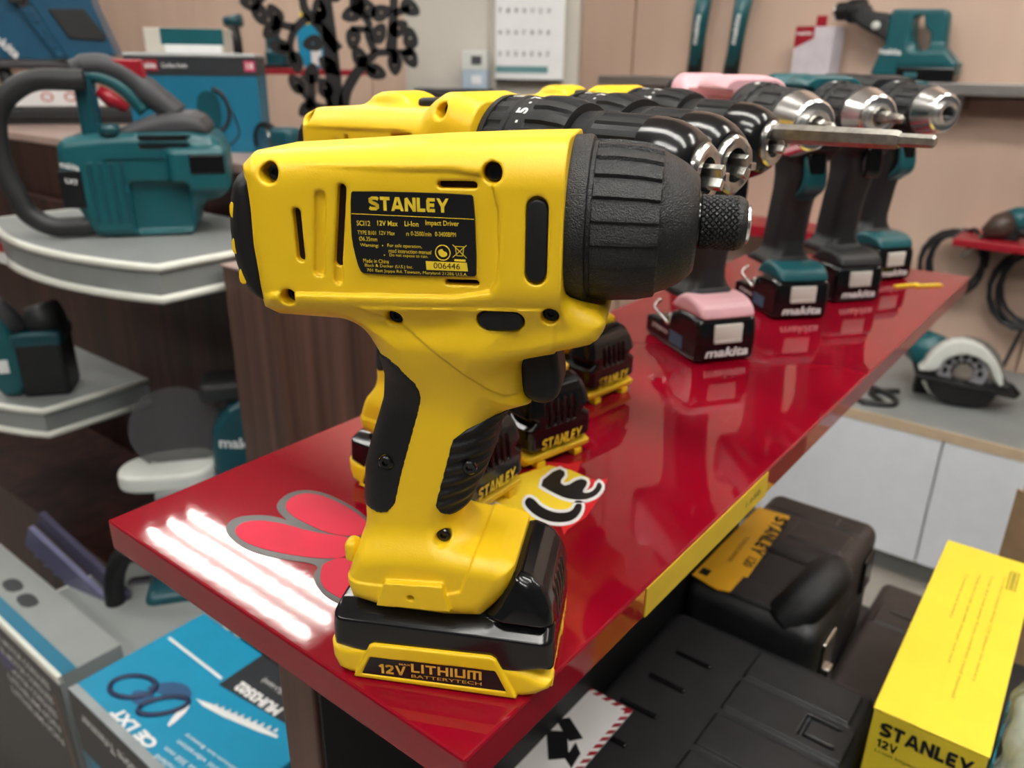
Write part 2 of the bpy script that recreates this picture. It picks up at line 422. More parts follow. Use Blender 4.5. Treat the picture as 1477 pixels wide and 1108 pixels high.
E_ = [(495,385),(680,235),(765,280),(695,370),(760,410),(880,335),(950,350),(960,385),(905,465),(960,475),(1030,440),(1060,365),(1095,390),(1095,430),(1040,500),(920,540),(760,525),(620,460)]
C_ = [(360,570),(400,505),(460,530),(520,600),(640,655),(760,660),(830,625),(850,570),(912,570),(900,650),(830,730),(700,752),(560,730),(440,660)]
E_, C_ = chaikin(E_, 1), chaikin(C_, 2)
I_ = [(-60,560),(20,480),(120,560),(420,760),(640,820),(700,930),(620,900),(420,830),(100,720)]
for nm, pl, z, m in (('sticker_flash', red_, 0, mat('scarlet_print', (.62, .012, .02), .4)), ('sticker_ground', yel_, 1, YELP), ('letter_rim', offset_poly(E_, 28), 2, WHT), ('letter_rim', offset_poly(C_, 30), 2, WHT), ('letter_rim', I_, 2, WHT), ('letter_e', E_, 3, BLKL), ('letter_c', C_, 3, BLKL)):
    obj(nm, prism([sc(*p) for p in pl], bz, bz+.00015+.00012*z, plane='xy'), m, bd)

# ================================================================ yellow tools: shared parts in millimetres
HANDLE = [(-26,142),(-19.5,127),(-18.6,118),(-20.1,108),(-25.3,92),(-28.2,82),(-29.4,69),(-29.5,46),(8,46),(6.5,63),(9,70),(13.6,81),(17.5,92),(19,101),(23,106.3),(31,109.5),(28,115),(27,128),(27,142)]
BASE = chaikin([(-31,29),(-34,40),(-31.5,47),(-28.5,51.5),(-20,54.5),(5,55.5),(27.5,53),(27.3,48),(25.3,42),(20.5,35),(15,29)], 1)
def handle_sdf(x, y, z):
    w = 16.2+7.5*sstep(104, 140, z)
    d = ext(x, y, z, HANDLE, w, 12.0)
    b = ext(x, y, z, BASE, 21.8, 6.5)
    seam = poly2(x, z, [(-60,40.4),(-20,40.2),(4.5,39.8),(9.7,41.8),(11.8,47.9),(17,64.2),(20,90),(60,90),(60,10),(-60,10)])
    b = b - .9*sstep(.45, -.45, seam)
    return smin(d, b, 9.0)
def hole(d, x, y, z, c, r, depth, ymin=0):
    """screw recess bored from both sides down to |y| = depth"""
    return smax(d, -np.maximum(np.hypot(x-c[0], z-c[1])-r, depth-np.abs(y)), .8)
BODY = [(-58,186),(-54,189.6),(-46,190.2),(0,194),(27,195.6),(60,197),(60,143),(20,141),(-24,138),(-50,138.2),(-55.5,140.5),(-57,150),(-58.5,162),(-58,176)]
JAW = chaikin([(10,150),(42,150),(55,144.4),(55,141),(52,136),(46,134),(27,129),(8,126)], 1)
PANEL = chaikin([(-75,184.3),(-10,185.6),(16,186.6),(23,182),(23.5,158),(20,151),(-20,149.2),(-75,147)], 1)
def hero_body(x, y, z):
    d = ext(x, y, z, BODY, 27.4, 13.5)
    d = np.maximum(d, x-42.0)
    j = ext(x, y, z, JAW, 22.0, 5.0)
    cut = np.maximum(np.hypot(y, z-170.2)-25.9, 42.3-x)
    d = smin(d, j, 5.0); d = np.maximum(d, -cut)
    d = smin(d, handle_sdf(x, y, z), 7.0)
    nk = poly2(x, z, [(-20,145),(-8.6,139.9),(-1.3,134.3),(10.7,124.5),(19.2,118.1),(23.5,115.4),(40,112),(40,148)])
    d = d - .6*sstep(.35, -.35, nk)
    pn = poly2(x, z, PANEL)
    d = smax(d, -np.maximum(pn, 25.0-np.abs(y)), 2.6)
    vents = np.minimum(seg2(x, z, (-38.4,173), (-38.2,159.5))-1.4, seg2(x, z, (-23.6,180.5), (-26.3,158.5))-1.45)
    vents = np.minimum(vents, seg2(x, z, (6.3,182.8), (16,183))-1.05)
    vents = np.minimum(vents, seg2(x, z, (7.8,154.4), (16.6,154.6))-.9)
    d = smax(d, -np.maximum(vents, 18.0-np.abs(y)), .5)
    gr = np.minimum(seg2(x, z, (-30.6,178), (-32.6,155.5))-1.7, seg2(x, z, (-26.3,158), (-26.6,153))-1.3)
    d = smax(d, -np.maximum(gr, 23.5-np.abs(y)), .7)
    for c, r, dp in (((-10,141.5),2.7,17), ((38.7,145.5),2.7,18), ((1.8,58.6),2.6,12), ((21.4,186.6),3.0,15), ((-46.5,184),3.1,12), ((-43.5,146.5),2.6,17)):
        d = hole(d, x, y, z, c, r, dp)
    d = smax(d, -np.maximum(seg2(x, z, (34.6,158.8), (34.6,177.8))-3.2, 24.6-np.abs(y)), .6)
    d = smax(d, -np.maximum(seg2(x, z, (19.5,143.2), (28,143.4))-3.1, 20.0-np.abs(y)), .6)
    tab = np.maximum(poly2(x, z, [(-20.9,33),(-17.5,43),(3.5,44.4),(6.6,34)]), np.abs(y)-24.6)
    d = smin(d, np.where(np.abs(y) > 10, tab, 9.0), 1.2)
    d = smax(d, -np.maximum(np.hypot(x+7.9, z-38)-1.2, 20.5-np.abs(y)), .3)
    return d
DBODY = [(-62,184),(-60.5,192),(-54,194.5),(-25,196.5),(4,196.8),(18,197.2),(23,201),(28,203.6),(37,204),(44,202.4),(60,198),(60,143),(20,141),(-24,138),(-52,139),(-58,142),(-60,152),(-62,170)]
def drill_body(x, y, z, low=0.0):
    if low: d = ext(x, y, z, [(p[0], 170+(p[1]-170)*low if p[1] > 170 else p[1]) for p in DBODY], 26.5, 13.0)
    else:
        d = ext(x, y, z, DBODY, 26.5, 14.0)
        d = smin(d, ext(x, y, z, chaikin([(-30,190),(-26,197),(-20,202),(-9,203.2),(-1,201),(5,196),(8,190)], 1), 13, 5), 3)
    d = np.maximum(d, x-49.0)
    j = ext(x, y, z, JAW, 22.0, 5.0)
    d = smin(d, np.maximum(j, x-50), 5.0)
    d = smin(d, handle_sdf(x, y, z), 7.0)
    pn = poly2(x, z, [(p[0]-2, p[1]+1) for p in PANEL])
    d = smax(d, -np.maximum(pn, 24.8-np.abs(y)), 1.2)
    vents = np.minimum(seg2(x, z, (-40.4,174.5), (-40.2,162))-1.2, seg2(x, z, (-25.6,182.5), (-28.3,160.5))-1.4)
    vents = np.minimum(vents, seg2(x, z, (4.3,184.8), (14,185))-1.2)
    d = smax(d, -np.maximum(vents, 18.0-np.abs(y)), .6)
    gr = seg2(x, z, (-32.6,180), (-34.6,157.5))-1.7
    d = smax(d, -np.maximum(gr, 24.0-np.abs(y)), .7)
    for c, r, dp in (((-10,141.5),2.7,17), ((32,196.5),3.2,12), ((1.8,58.6),2.6,12), ((-54,190),3,12)):
        d = hole(d, x, y, z, c, r, dp)
    return d
def rear_grip(body):
    reg = [(-45,125),(-14,127.2),(-10.5,124.7),(-5,118),(-3.8,114),(-4.5,110),(-6.8,102),(-12.2,83),(-15,71),(-17.5,67.6),(-21,66.6),(-45,66)]
    def f(x, y, z):
        b = handle_sdf(x, y, z); d = np.maximum(np.maximum(b-.45, poly2(x, z, reg)), -(b+1.6))
        return np.maximum(d, -np.maximum(np.hypot(x+17.5, z-87)-2.6, 8-np.abs(y)))
    return f
def front_grip(body):
    reg = [(40,107.5),(20,106.5),(11,102),(6.4,98),(3,84.5),(-.1,72.5),(1,69),(5,67.4),(10,67.0),(16,73),(24,84),(40,92)]
    def f(x, y, z):
        b = handle_sdf(x, y, z); rb = .45*np.sin((z-.25*x)*2*np.pi/4.4)
        return np.maximum(np.maximum(b-.75-rb, poly2(x, z, reg)), -(b+1.6))
    return f
TRIG = chaikin([(25,133),(27.4,116),(29.5,111),(36,109.6),(40.3,112.5),(41.3,118),(39.8,126),(38.8,134)], 2)
BB = chaikin([(-39.6,7),(-39.2,25),(-37,29.5),(17,29.5),(22,35),(26,44),(28.5,50.5),(37,47.5),(41.8,40),(43.6,30),(43.8,7)], 1)
BYP = [(-39.9,14.2),(-32,12.7),(-28,13.4),(-23,16.6),(22,18.0),(26.5,14.5),(34,12),(43.4,8.2),(42.8,5),(38,1.6),(33,0),(-33,0),(-37.5,1.8),(-39.6,7)]
def batt_black(x, y, z):
    w = 25.0-3.2*sstep(30, 52, z)-5.5*np.clip((z-25.2)/4.0, 0, 1)+5.0*np.clip((z-29.4)/3, 0, 1)
    d = ext(x, y, z, BB, w, 5.0)
    rib = np.maximum(np.abs(np.mod(y+2.5, 5.0)-2.5)-1.4, np.maximum(np.maximum(z-40, 25-z), np.abs(y)-13))
    return smax(d, -np.maximum(rib, 41.4-x), .4)
def batt_yellow(x, y, z):
    d = ext(x, y, z, BYP, 25.15, 3.5)
    fr_ = ext(x, y, z, [(-31,.5),(-24.2,15.6),(-22.4,16.6),(21.5,18),(23.3,17),(31.5,.8)], 26.6, .9)
    fr_ = np.maximum(fr_, -np.maximum(poly2(x, z, [(-27.8,2.4),(-24,10.9),(23.3,12.5),(27.6,3.4)]), 26.0-np.abs(y)))
    d = np.minimum(d, np.where(np.abs(y) > 14, fr_, 9.0))
    return d
def screw_mesh(r):
    p = [(0, r*.98), (1.1, r*.98), (1.5, r*.8), (1.5, r*.5), (.6, r*.45), (.6, 0.01)]
    me = lathe([(a*.001, b*.001) for a, b in p], 16, (lambda i, t, q: q*(1-.18*(1+math.cos(6*t))/2) if i in (3, 4) else q))
    return shade(me, 30)
SCREW = screw_mesh(2.6)
SIDE_ROT = (0, 0, -math.pi/2)
print('meshes...')
m_rgrip = sdf_mesh(rear_grip(None), (-32, -20, 64), (0, 20, 129), .9)
m_fgrip = sdf_mesh(front_grip(None), (-2, -20, 64), (27, 20, 109), .7)
m_trig = sdf_mesh(lambda x, y, z: ext(x, y, z, TRIG, 9.5, 3.5), (24, -11, 108), (43, 11, 134), .8)
m_bb = sdf_mesh(batt_black, (-41, -26, 9), (45, 26, 61), .8)
m_by = sdf_mesh(batt_yellow, (-42, -28, -1), (45, 28, 20), .6)
m_tlab = prism([(-.0275,.0026), (-.0239,.0107), (.0232,.0123), (.0273,.0036)], -.0262, -.0255)
def yellow_common(t, selector=False):
    obj('rear_grip', m_rgrip, BLK, t, label='smooth black rubber patch on the back of the handle')
    obj('front_grip', m_fgrip, BLK, t, label='ribbed black rubber patch on the front of the handle')
    obj('trigger', m_trig, BLK, t)
    b = obj('battery', m_bb, BLKG, t, label='glossy black battery pack')
    obj('battery_shell', m_by, YEL, b, label='yellow lower shell of the battery')
    obj('battery_label', m_tlab, BLKL, b)
    lettering('lettering', [('12V', -.0208, .0046, .0105, .0043, .02), ('MAX', -.0128, .0093, .0045, .0009, .01), ('LITHIUM', -.0082, .0066, .0265, .0040, .02), ('BATTERYTECH', -.0082, .0042, .0265, .0014, .0)], (0, -.0263, 0), (1, 0, .033), (0, 0, 1), ORP, b)
    lettering('lettering', [('STANLEY', -.0155, .0118, .031, .0068, .028)], (.0441, 0, 0), (0, 1, 0), (0, 0, 1), YELP, b, shear=.1)
    for y in (-.017, .012):
        obj('foot_lug', box(.037, .0432, y, y+.006, .0, .004, .0006), YEL, b)

# ---------------------------------------------------------------- hero: impact driver
hero = thing('impact_driver', Vector((-.023, .2574, Z0)), math.radians(-10), 'yellow and black impact driver in front, standing on its battery, with printed side label', 'impact driver')
m_hero = sdf_mesh(hero_body, (-60, -28.5, 28), (57, 28.5, 198), .62, proj=2)
hs = obj('housing', m_hero, YEL, hero)
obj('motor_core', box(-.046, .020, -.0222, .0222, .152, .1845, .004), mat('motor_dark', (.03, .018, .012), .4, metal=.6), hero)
yellow_common(hero)
def cap_sdf(x, y, z):
    d = ext(x, y, z, chaikin([(-56,184.5),(-60.5,182),(-63,174),(-64,163),(-62.6,153),(-60,146.5),(-55,142.5),(-50,143),(-50,184)], 1), 25.5, 9.0)
    return d
obj('rear_cap', sdf_mesh(cap_sdf, (-65, -26, 141), (-49, 26, 186), .9), BLK, hero, label='black end cap')
for zz in (172, 161, 151.5):
    xo = -.0612+.0004*abs(zz-164)/3
    obj('cap_tooth', prism(chaikin([(xo-.0004,.001*zz+.003),(xo+.0016,.001*zz+.0026),(xo+.0026,.001*zz-.001),(xo+.0006,.001*zz-.0024),(xo-.0008,.001*zz-.0012)], 1), -.0236, -.0180, .0004), YEL, hero)
for c, y in (((-10,141.5),-18.3), ((38.7,145.5),-19), ((1.8,58.6),-12.6), ((21.4,186.6),-21.0), ((-45.3,184),-20.5), ((-43.5,146.5),-18.5), ((-17.5,87),-15.6), ((12,88),-15.2)):
    obj('screw', SCREW, BLKG, hero, (c[0]*.001, y*.001, c[1]*.001), SIDE_ROT)
def slot_mesh(a, b, r, y0, y1):
    n = 10; pts = []
    ang = math.atan2(b[1]-a[1], b[0]-a[0])
    for k in range(n+1): t = ang-math.pi/2+math.pi*k/n; pts.append((b[0]+r*math.cos(t), b[1]+r*math.sin(t)))
    for k in range(n+1): t = ang+math.pi/2+math.pi*k/n; pts.append((a[0]+r*math.cos(t), a[1]+r*math.sin(t)))
    return shade(prism([(p[0]*.001, p[1]*.001) for p in pts], y0*.001, y1*.001, .0006, 3), 40)
obj('side_bumper', slot_mesh((34.6,159.4), (34.6,177.2), 2.85, -27.4, -20), BLK, hero, label='upright black oblong insert in the housing')
obj('direction_switch', slot_mesh((19.7,143.2), (27.8,143.4), 2.75, -24.6, -14), BLK, hero)
lab = obj('side_label', prism(chaikin([(-.0206,.1793),(-.0198,.1802),(.0150,.1806),(.0162,.1796),(.0170,.1575),(.0160,.1566),(-.0175,.1556),(-.0192,.1566),(-.0206,.1625),(-.0212,.168)], 1), -.0258, -.0250), BLKL, hero, label='black rating label with yellow print')
yl = (0, -.02592, 0)
L = [('STANLEY', -.0152, .1750, .0240, .0040, .03), ('SCI12', -.0192, .1704, .0042, .0015, .012), ('12V Max', -.0128, .1706, .0062, .0015, .012), ('Li-Ion', -.0045, .1707, .0042, .0015, .012), ('Impact Driver', .0018, .1708, .0100, .0019, .012),
     ('TYPE B101', -.0191, .1678, .0057, .0012, .0), ('12V Max', -.0123, .1679, .0047, .0012, .0), ('n', -.0041, .1679, .0008, .0009, .0), ('0-2500/min', -.0027, .1680, .0062, .0013, .0), ('0-3400BPM', .0046, .1681, .0062, .0013, .0), ('Ø6.35mm', -.0187, .1659, .0056, .0013, .0),
     ('Warning:  •', -.0185, .1639, .0072, .0013, .0), ('For safe operation,', -.0100, .1641, .0105, .0013, .0), ('read instruction manual', -.0097, .1627, .0130, .0012, .0), ('•', -.0113, .1617, .0004, .0004, .0), ('Do not expose to rain.', -.0095, .1613, .0118, .0012, .0),
     ('Made in China', -.0178, .1594, .0080, .0012, .0), ('Black & Decker (U.S.) Inc.', -.0174, .1579, .0150, .0012, .0), ('701 East Joppa Rd. Towson, Maryland 21286 U.S.A.', -.0168, .1564, .0310, .0012, .0)]
lettering('lettering', L, yl, (1, 0, .012), (0, 0, 1), YELP, lab)
obj('label_rule', box(-.0206, .0162, -.0260, -.0257, .1735, .17365), YELP, lab)
obj('serial_plate', prism([(.0016,.1606), (.0140,.1608), (.0143,.1583), (.0018,.1581)], -.0261, -.0257), YELP, lab)
lettering('serial_number', [('006446', .0040, .1586, .0080, .0018, .0)], (0, -.0262, 0), (1, 0, .012), (0, 0, 1), BLKL, lab)
ring = [(.0068+.0022*math.cos(t)*1.0, 0, .1634+.0022*math.sin(t)) for t in np.linspace(0, 2*math.pi, 28, endpoint=False)]
obj('manual_symbol', tube([(p[0], -.0258, p[2]) for p in ring], .00018, 6, closed=True), YELP, lab)
obj('manual_book', prism(chaikin([(.0054,.1640),(.0066,.1646),(.0070,.1638),(.0080,.1636),(.0082,.1626),(.0068,.1620),(.0056,.1628)], 1), -.0261, -.0257), YELP, lab)
V_, F_ = [], []
for (a, b, c, d) in ((.0098,.1660,.0140,.1622), (.0140,.1660,.0098,.1622), (.0106,.1655,.0110,.1628), (.0132,.1655,.0128,.1628), (.0106,.1655,.0132,.1655), (.0110,.1628,.0128,.1628)):
    e = Vector((c-a, d-b)).normalized(); nn = Vector((-e.y, e.x))*.00011; o = len(V_)
    V_ += [(a+nn.x, -.0260, b+nn.y), (a-nn.x, -.0260, b-nn.y), (c-nn.x, -.0260, d-nn.y), (c+nn.x, -.0260, d+nn.y)]; F_.append((o, o+1, o+2, o+3))
obj('bin_symbol', mesh_from(V_, F_), YELP, lab)
obj('bin_bar', box(.0103, .0136, -.0260, -.0257, .1611, .1617), YELP, lab)
obj('strap_lug', shade(box(-.0362, -.031, -.0150, -.0080, .0425, .0515, .0022, 3), 40), YEL, hero)
# nose collar with moulded grip ribs
def saw_rib(i, t, r):
    if i < 6 or i > 11: return r
    ph = (t*22/(2*math.pi)) % 1.0
    return r + (.0011*(1-ph*.95) if ph > .12 else .0011*ph/.12*1.0)*(1.0 if 6 < i < 11 else .0) - .0002
prof = [(.0420,.0244),(.0421,.0254),(.0465,.0257),(.0476,.0252),(.0480,.0238),(.0490,.0238),(.0492,.0238),(.0494,.0236),(.056,.0236),(.063,.0230),(.0683,.0218),(.0686,.0218),(.0690,.0212),(.072,.0200),(.0755,.0180),(.0785,.0155),(.0795,.0140),(.0795,.0086),(.074,.0086)]
obj('nose_collar', shade(lathe(prof, 22*10, saw_rib, z=.1702), 38), BLKT, hero, label='ribbed black nose collar')
obj('spindle', shade(lathe([(.070,.0075),(.0815,.0075)], 32, z=.1710)), BLKG, hero)
def knurl(i, t, r):
    x = KX[i]
    if x < .0006 or x > .0108: return r
    n = 26; a = (t*n/(2*math.pi)+x*1000*.55) % 1; b = (t*n/(2*math.pi)-x*1000*.55) % 1
    g = max(max(0, 1-abs(a-.5)*5.5), max(0, 1-abs(b-.5)*5.5)); return r-.00055*g
KX = [0, .0004]+list(np.linspace(.0007, .0107, 62))+[.0111, .0125, .0137, .0137]
KR = [.0076, .0081]+[.0082]*62+[.0082, .0077, .0068, .0050]
obj('bit_sleeve', shade(lathe([(.0803+KX[i], KR[i]) for i in range(len(KX))], 360, knurl, z=.1712), 60), BLKT, hero, label='knurled black quick release sleeve')
def crown(i, t, r): return r
obj('sleeve_end', shade(lathe([(.0930,.0060),(.0948,.0060),(.0952,.0054),(.0952,.0036),(.088,.0036)], 32, z=.1712), 30), CHR, hero, label='bright metal rim of the bit holder')

# ---------------------------------------------------------------- three yellow drill drivers behind it
d1 = thing('cordless_drill', Vector((-.0426, .386, Z0)), math.radians(-36), 'yellow drill driver directly behind the impact driver, its empty chuck jaws protruding', 'drill', 'yellow drill drivers in a row')
obj('housing', sdf_mesh(drill_body, (-63, -28, 28), (56, 28, 206), 1.1), YEL, d1)
yellow_common(d1)
obj('rear_cap', sdf_mesh(lambda x, y, z: ext(x, y, z, chaikin([(-58,190),(-64,186),(-66.5,176),(-67,165),(-65.5,154),(-62,147),(-57,143.5),(-52,145),(-52,188)], 1), 24.5, 9), (-68, -26, 142), (-51, 26, 192), 1.2), BLK, d1)
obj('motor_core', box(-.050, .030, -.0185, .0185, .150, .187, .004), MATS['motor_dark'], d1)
obj('speed_slider', shade(box(.0035, .0185, -.008, .008, .193, .2005, .002, 3), 40), BLK, d1)
for c, y in (((-10,141.5),-18.3), ((32,196.5),-17.5), ((1.8,58.6),-12.6), ((-54,190),-15)):
    obj('screw', SCREW, BLKG, d1, (c[0]*.001, y*.001, c[1]*.001), SIDE_ROT)
sl = obj('side_label', prism(chaikin([(-.0226,.1803),(.0150,.1816),(.0165,.1585),(-.0192,.1566)], 1), -.0252, -.0245), BLKL, d1)
lettering('lettering', [('STANLEY', -.0172, .1758, .0245, .0042, .03), ('SCD12', -.0200, .1714, .0045, .0015, .01), ('12V Max  Li-Ion  Drill Driver', -.0135, .1716, .0250, .0015, .01)], (0, -.0254, 0), (1, 0, .012), (0, 0, 1), YELP, sl)
def notch(n, dep, i0, i1, duty=.5):
    def f(i, t, r):
        if i < i0 or i > i1: return r
        return r-dep*(1 if ((t*n/(2*math.pi)) % 1) < duty else 0)
    return f
AX = .1772
obj('gear_ring', shade(lathe([(.0485,.0250),(.0495,.0258),(.052,.0258),(.0522,.0252),(.0595,.0252),(.0597,.0258),(.0615,.0257),(.062,.0250)], 120, notch(20, .0008, 3, 4, .3), z=AX), 30), BLK, d1)
obj('torque_ring', shade(lathe([(.062,.0246),(.0625,.0254),(.0705,.0254),(.071,.0262),(.078,.0262),(.086,.0248),(.0885,.0238),(.0888,.018)], 160, notch(20, .0012, 3, 5, .35), z=AX), 30), BLK, d1, label='black numbered torque ring')
for k, s in enumerate(('3', '5', '7', '1')):
    t = math.radians(-62+26*k) if k < 3 else math.radians(20)
    lettering('torque_number', [(s, -.0018, -.0026, .0036, .0052, .03)], (.0668, .02555*math.sin(t), AX+.02555*math.cos(t)), (0, math.cos(t), -math.sin(t)), (-1, 0, 0), WHT, d1)
for k in range(7):
    t = math.radians(-75+13*k)
    obj('ring_dot', box(.0665, .0675, -.0006, .0006, .0254, .0256), WHT, d1, (0, 0, AX), (-t, 0, 0))
obj('gear_arrow', box(.0535, .059, -.0008, .0008, .0253, .0256), WHT, d1, (0, 0, AX), (math.radians(5), 0, 0))
obj('chuck_sleeve', shade(lathe([(.0885,.0150),(.089,.0208),(.096,.0212),(.0965,.0205),(.0975,.0205),(.098,.0212),(.1175,.0208),(.118,.0202),(.122,.0200),(.1275,.0190),(.133,.0168),(.1375,.0138),(.1385,.0122)], 144, notch(18, .0010, 5, 6, .45), z=AX), 30), BLK, d1, label='ribbed black chuck sleeve')
obj('chuck_cone', shade(lathe([(.1178,.0204),(.122,.0203),(.1278,.0193),(.1335,.0170),(.138,.0138),(.1385,.012)], 64, z=AX), 60), BLKG, d1, label='glossy black tapered front of the chuck')
obj('chuck_ring', shade(lathe([(.136,.0122),(.1400,.0122),(.1412,.0112),(.1416,.0095),(.1410,.0070),(.133,.0066)], 6*12, (lambda i, t, r: r*(1-.04*abs(math.sin(3*t))) if i < 3 else r), z=AX), 30), STL, d1)
def jaws(t, reach):
    out = []
    for k in range(3):
        a = k*2*math.pi/3+.5
        out.append(obj('chuck_jaw', box(.132, .1416+reach, -.0016, .0016, .0006, .0048, .0005), STL, t, (0, 0, AX), (a, 0, 0)))
    return out
jw = jaws(d1, .0060)
d2 = copy_thing(d1, Vector((.0008, .4482, Z0)), math.radians(-50), 'middle yellow drill driver, almost hidden, only its black chuck and battery showing')
for o in d2.children:
    if o.name.startswith('housing'):
        me = sdf_mesh(lambda x, y, z: drill_body(x, y, z, .62), (-63, -28, 28), (56, 28, 206), 1.3); me.materials.append(YEL); o.data = me
    if o.name.startswith('speed_slider'): o.location.z = -.009
d3 = copy_thing(d1, Vector((.0388, .542, Z0)), math.radians(-45.4), 'farthest yellow drill driver, gripping a long steel hex bit')
hx = thing('hex_bit', Vector((.0388, .542, Z0)), math.radians(-45.4), 'long worn steel hex bit held in the chuck of the farthest yellow drill', 'drill bit')
obj('shank', shade(lathe([(.1385,.0046),(.1395,.0050),(.195,.0046),(.2065,.0045),(.2085,.0038)], 6, z=AX+.003), 20), STLD, hx)
obj('tip', shade(lathe([(.2083,.0032),(.2235,.0030),(.2245,.0022)], 6, z=AX+.003), 20), STLD, hx)
for o in hx.children: o.rotation_euler = (0, math.radians(-1.0), 0)

# ---------------------------------------------------------------- slim drills on pod batteries
MB = [(-52,190),(-50,203),(-42,208),(-34,211),(-25,209),(-18,201.5),(-3,201.5),(5,208.5),(14,210),(28,210),(40,208),(60,206),(60,160),(20,157),(-10,153),(-40,154),(-50,160),(-52,175)]
MH = [(-30,160),(-20,146),(-16,130),(-16,112),(-19,92),(-22,70),(-24,52),(-34,46),(-36,40),(40,40),(30,46),(16,52),(14,66),(16,82),(18,98),(22,112),(26,124),(26,150),(30,160)]
def mk_full(x, y, z):
    d = ext(x, y, z, MB, 25.5, 11.0)
    d = smax(d, -np.maximum(np.abs(x-14)-30, np.maximum(190-z, z-200))+np.minimum(np.abs(y)-19, 0)*1.0, 2)
    return d
def mk_body(x, y, z): return np.maximum(np.maximum(mk_full(x, y, z), x-44), -32-x)
def mk_rear(x, y, z): return np.maximum(mk_full(x, y, z)+.4, x+31)
def mk_handle(x, y, z):
    w = 15.5+5*sstep(120, 155, z)+9*sstep(60, 42, z)
    h = ext(x, y, z, MH, w, 10.0)
    return smin(h, ext(x, y, z, [(-30,152),(-44,156),(-44,164),(40,166),(40,150),(26,140)], 20, 6), 6)
def mk_foot(x, y, z):
    d = ext(x, y, z, chaikin([(-6,36),(4,46),(14,50),(30,49.5),(40,45),(44,38),(44,35),(-4,34)], 1), 24.2, 4.5)
    return d
def mk_batt(x, y, z):
    d = ext(x, y, z, chaikin([(-42,2),(-43,10),(-41,19),(-10,21),(6,36),(40,37),(44.5,32),(45.5,20),(45,6),(43,1),(36,0),(-36,0)], 1), 26.0, 4.0)
    return d
mm_body = sdf_mesh(mk_body, (-34, -27, 152), (45, 27, 213), 1.3)
mm_rear = sdf_mesh(mk_rear, (-54, -27, 152), (-30, 27, 213), 1.3)
mm_hand = sdf_mesh(mk_handle, (-46, -26, 39), (42, 26, 167), 1.4)
mm_foot = sdf_mesh(mk_foot, (-8, -26, 33), (46, 26, 51), 1.1)
mm_batt = sdf_mesh(mk_batt, (-44, -27, -1), (47, 27, 39), 1.1)
mm_grd = sdf_mesh(lambda x, y, z: ext(x, y, z, chaikin([(20,150),(30,148),(36,138),(39,122),(36,114),(26,108),(22,104),(22,111),(30,118),(32,128),(28,140),(20,143)], 1), 10.5, 3), (18, -12, 102), (41, 12, 152), 1.2)
MX = .1815
m_col = shade(lathe([(.044,.0225),(.0445,.0242),(.050,.0245),(.0505,.0238),(.0525,.0238),(.053,.0246),(.060,.0240),(.0605,.0225)], 120, notch(20, .0007, 5, 6, .4), z=MX), 30)
m_chk = shade(lathe([(.0605,.017),(.061,.0222),(.069,.0224),(.0695,.0222),(.089,.0215),(.0895,.0206),(.0935,.0200)], 144, notch(16, .0011, 3, 4, .45), z=MX), 30)
m_sil = shade(lathe([(.093,.0200),(.0945,.0204),(.1075,.0162),(.1105,.0154),(.1118,.0140),(.1112,.0098),(.1145,.0092),(.1150,.0080),(.1142,.0058),(.100,.0056)], 72, z=MX), 28)
m_core = shade(lathe([(.098,.0057),(.1085,.0057)], 24, z=MX), 30)
m_trg2 = sdf_mesh(lambda x, y, z: ext(x, y, z, chaikin([(24,152),(27,124),(32,118),(37,121),(38,134),(35,150)], 2), 8.5, 3), (22, -10, 116), (40, 10, 153), 1.2)
MK = []
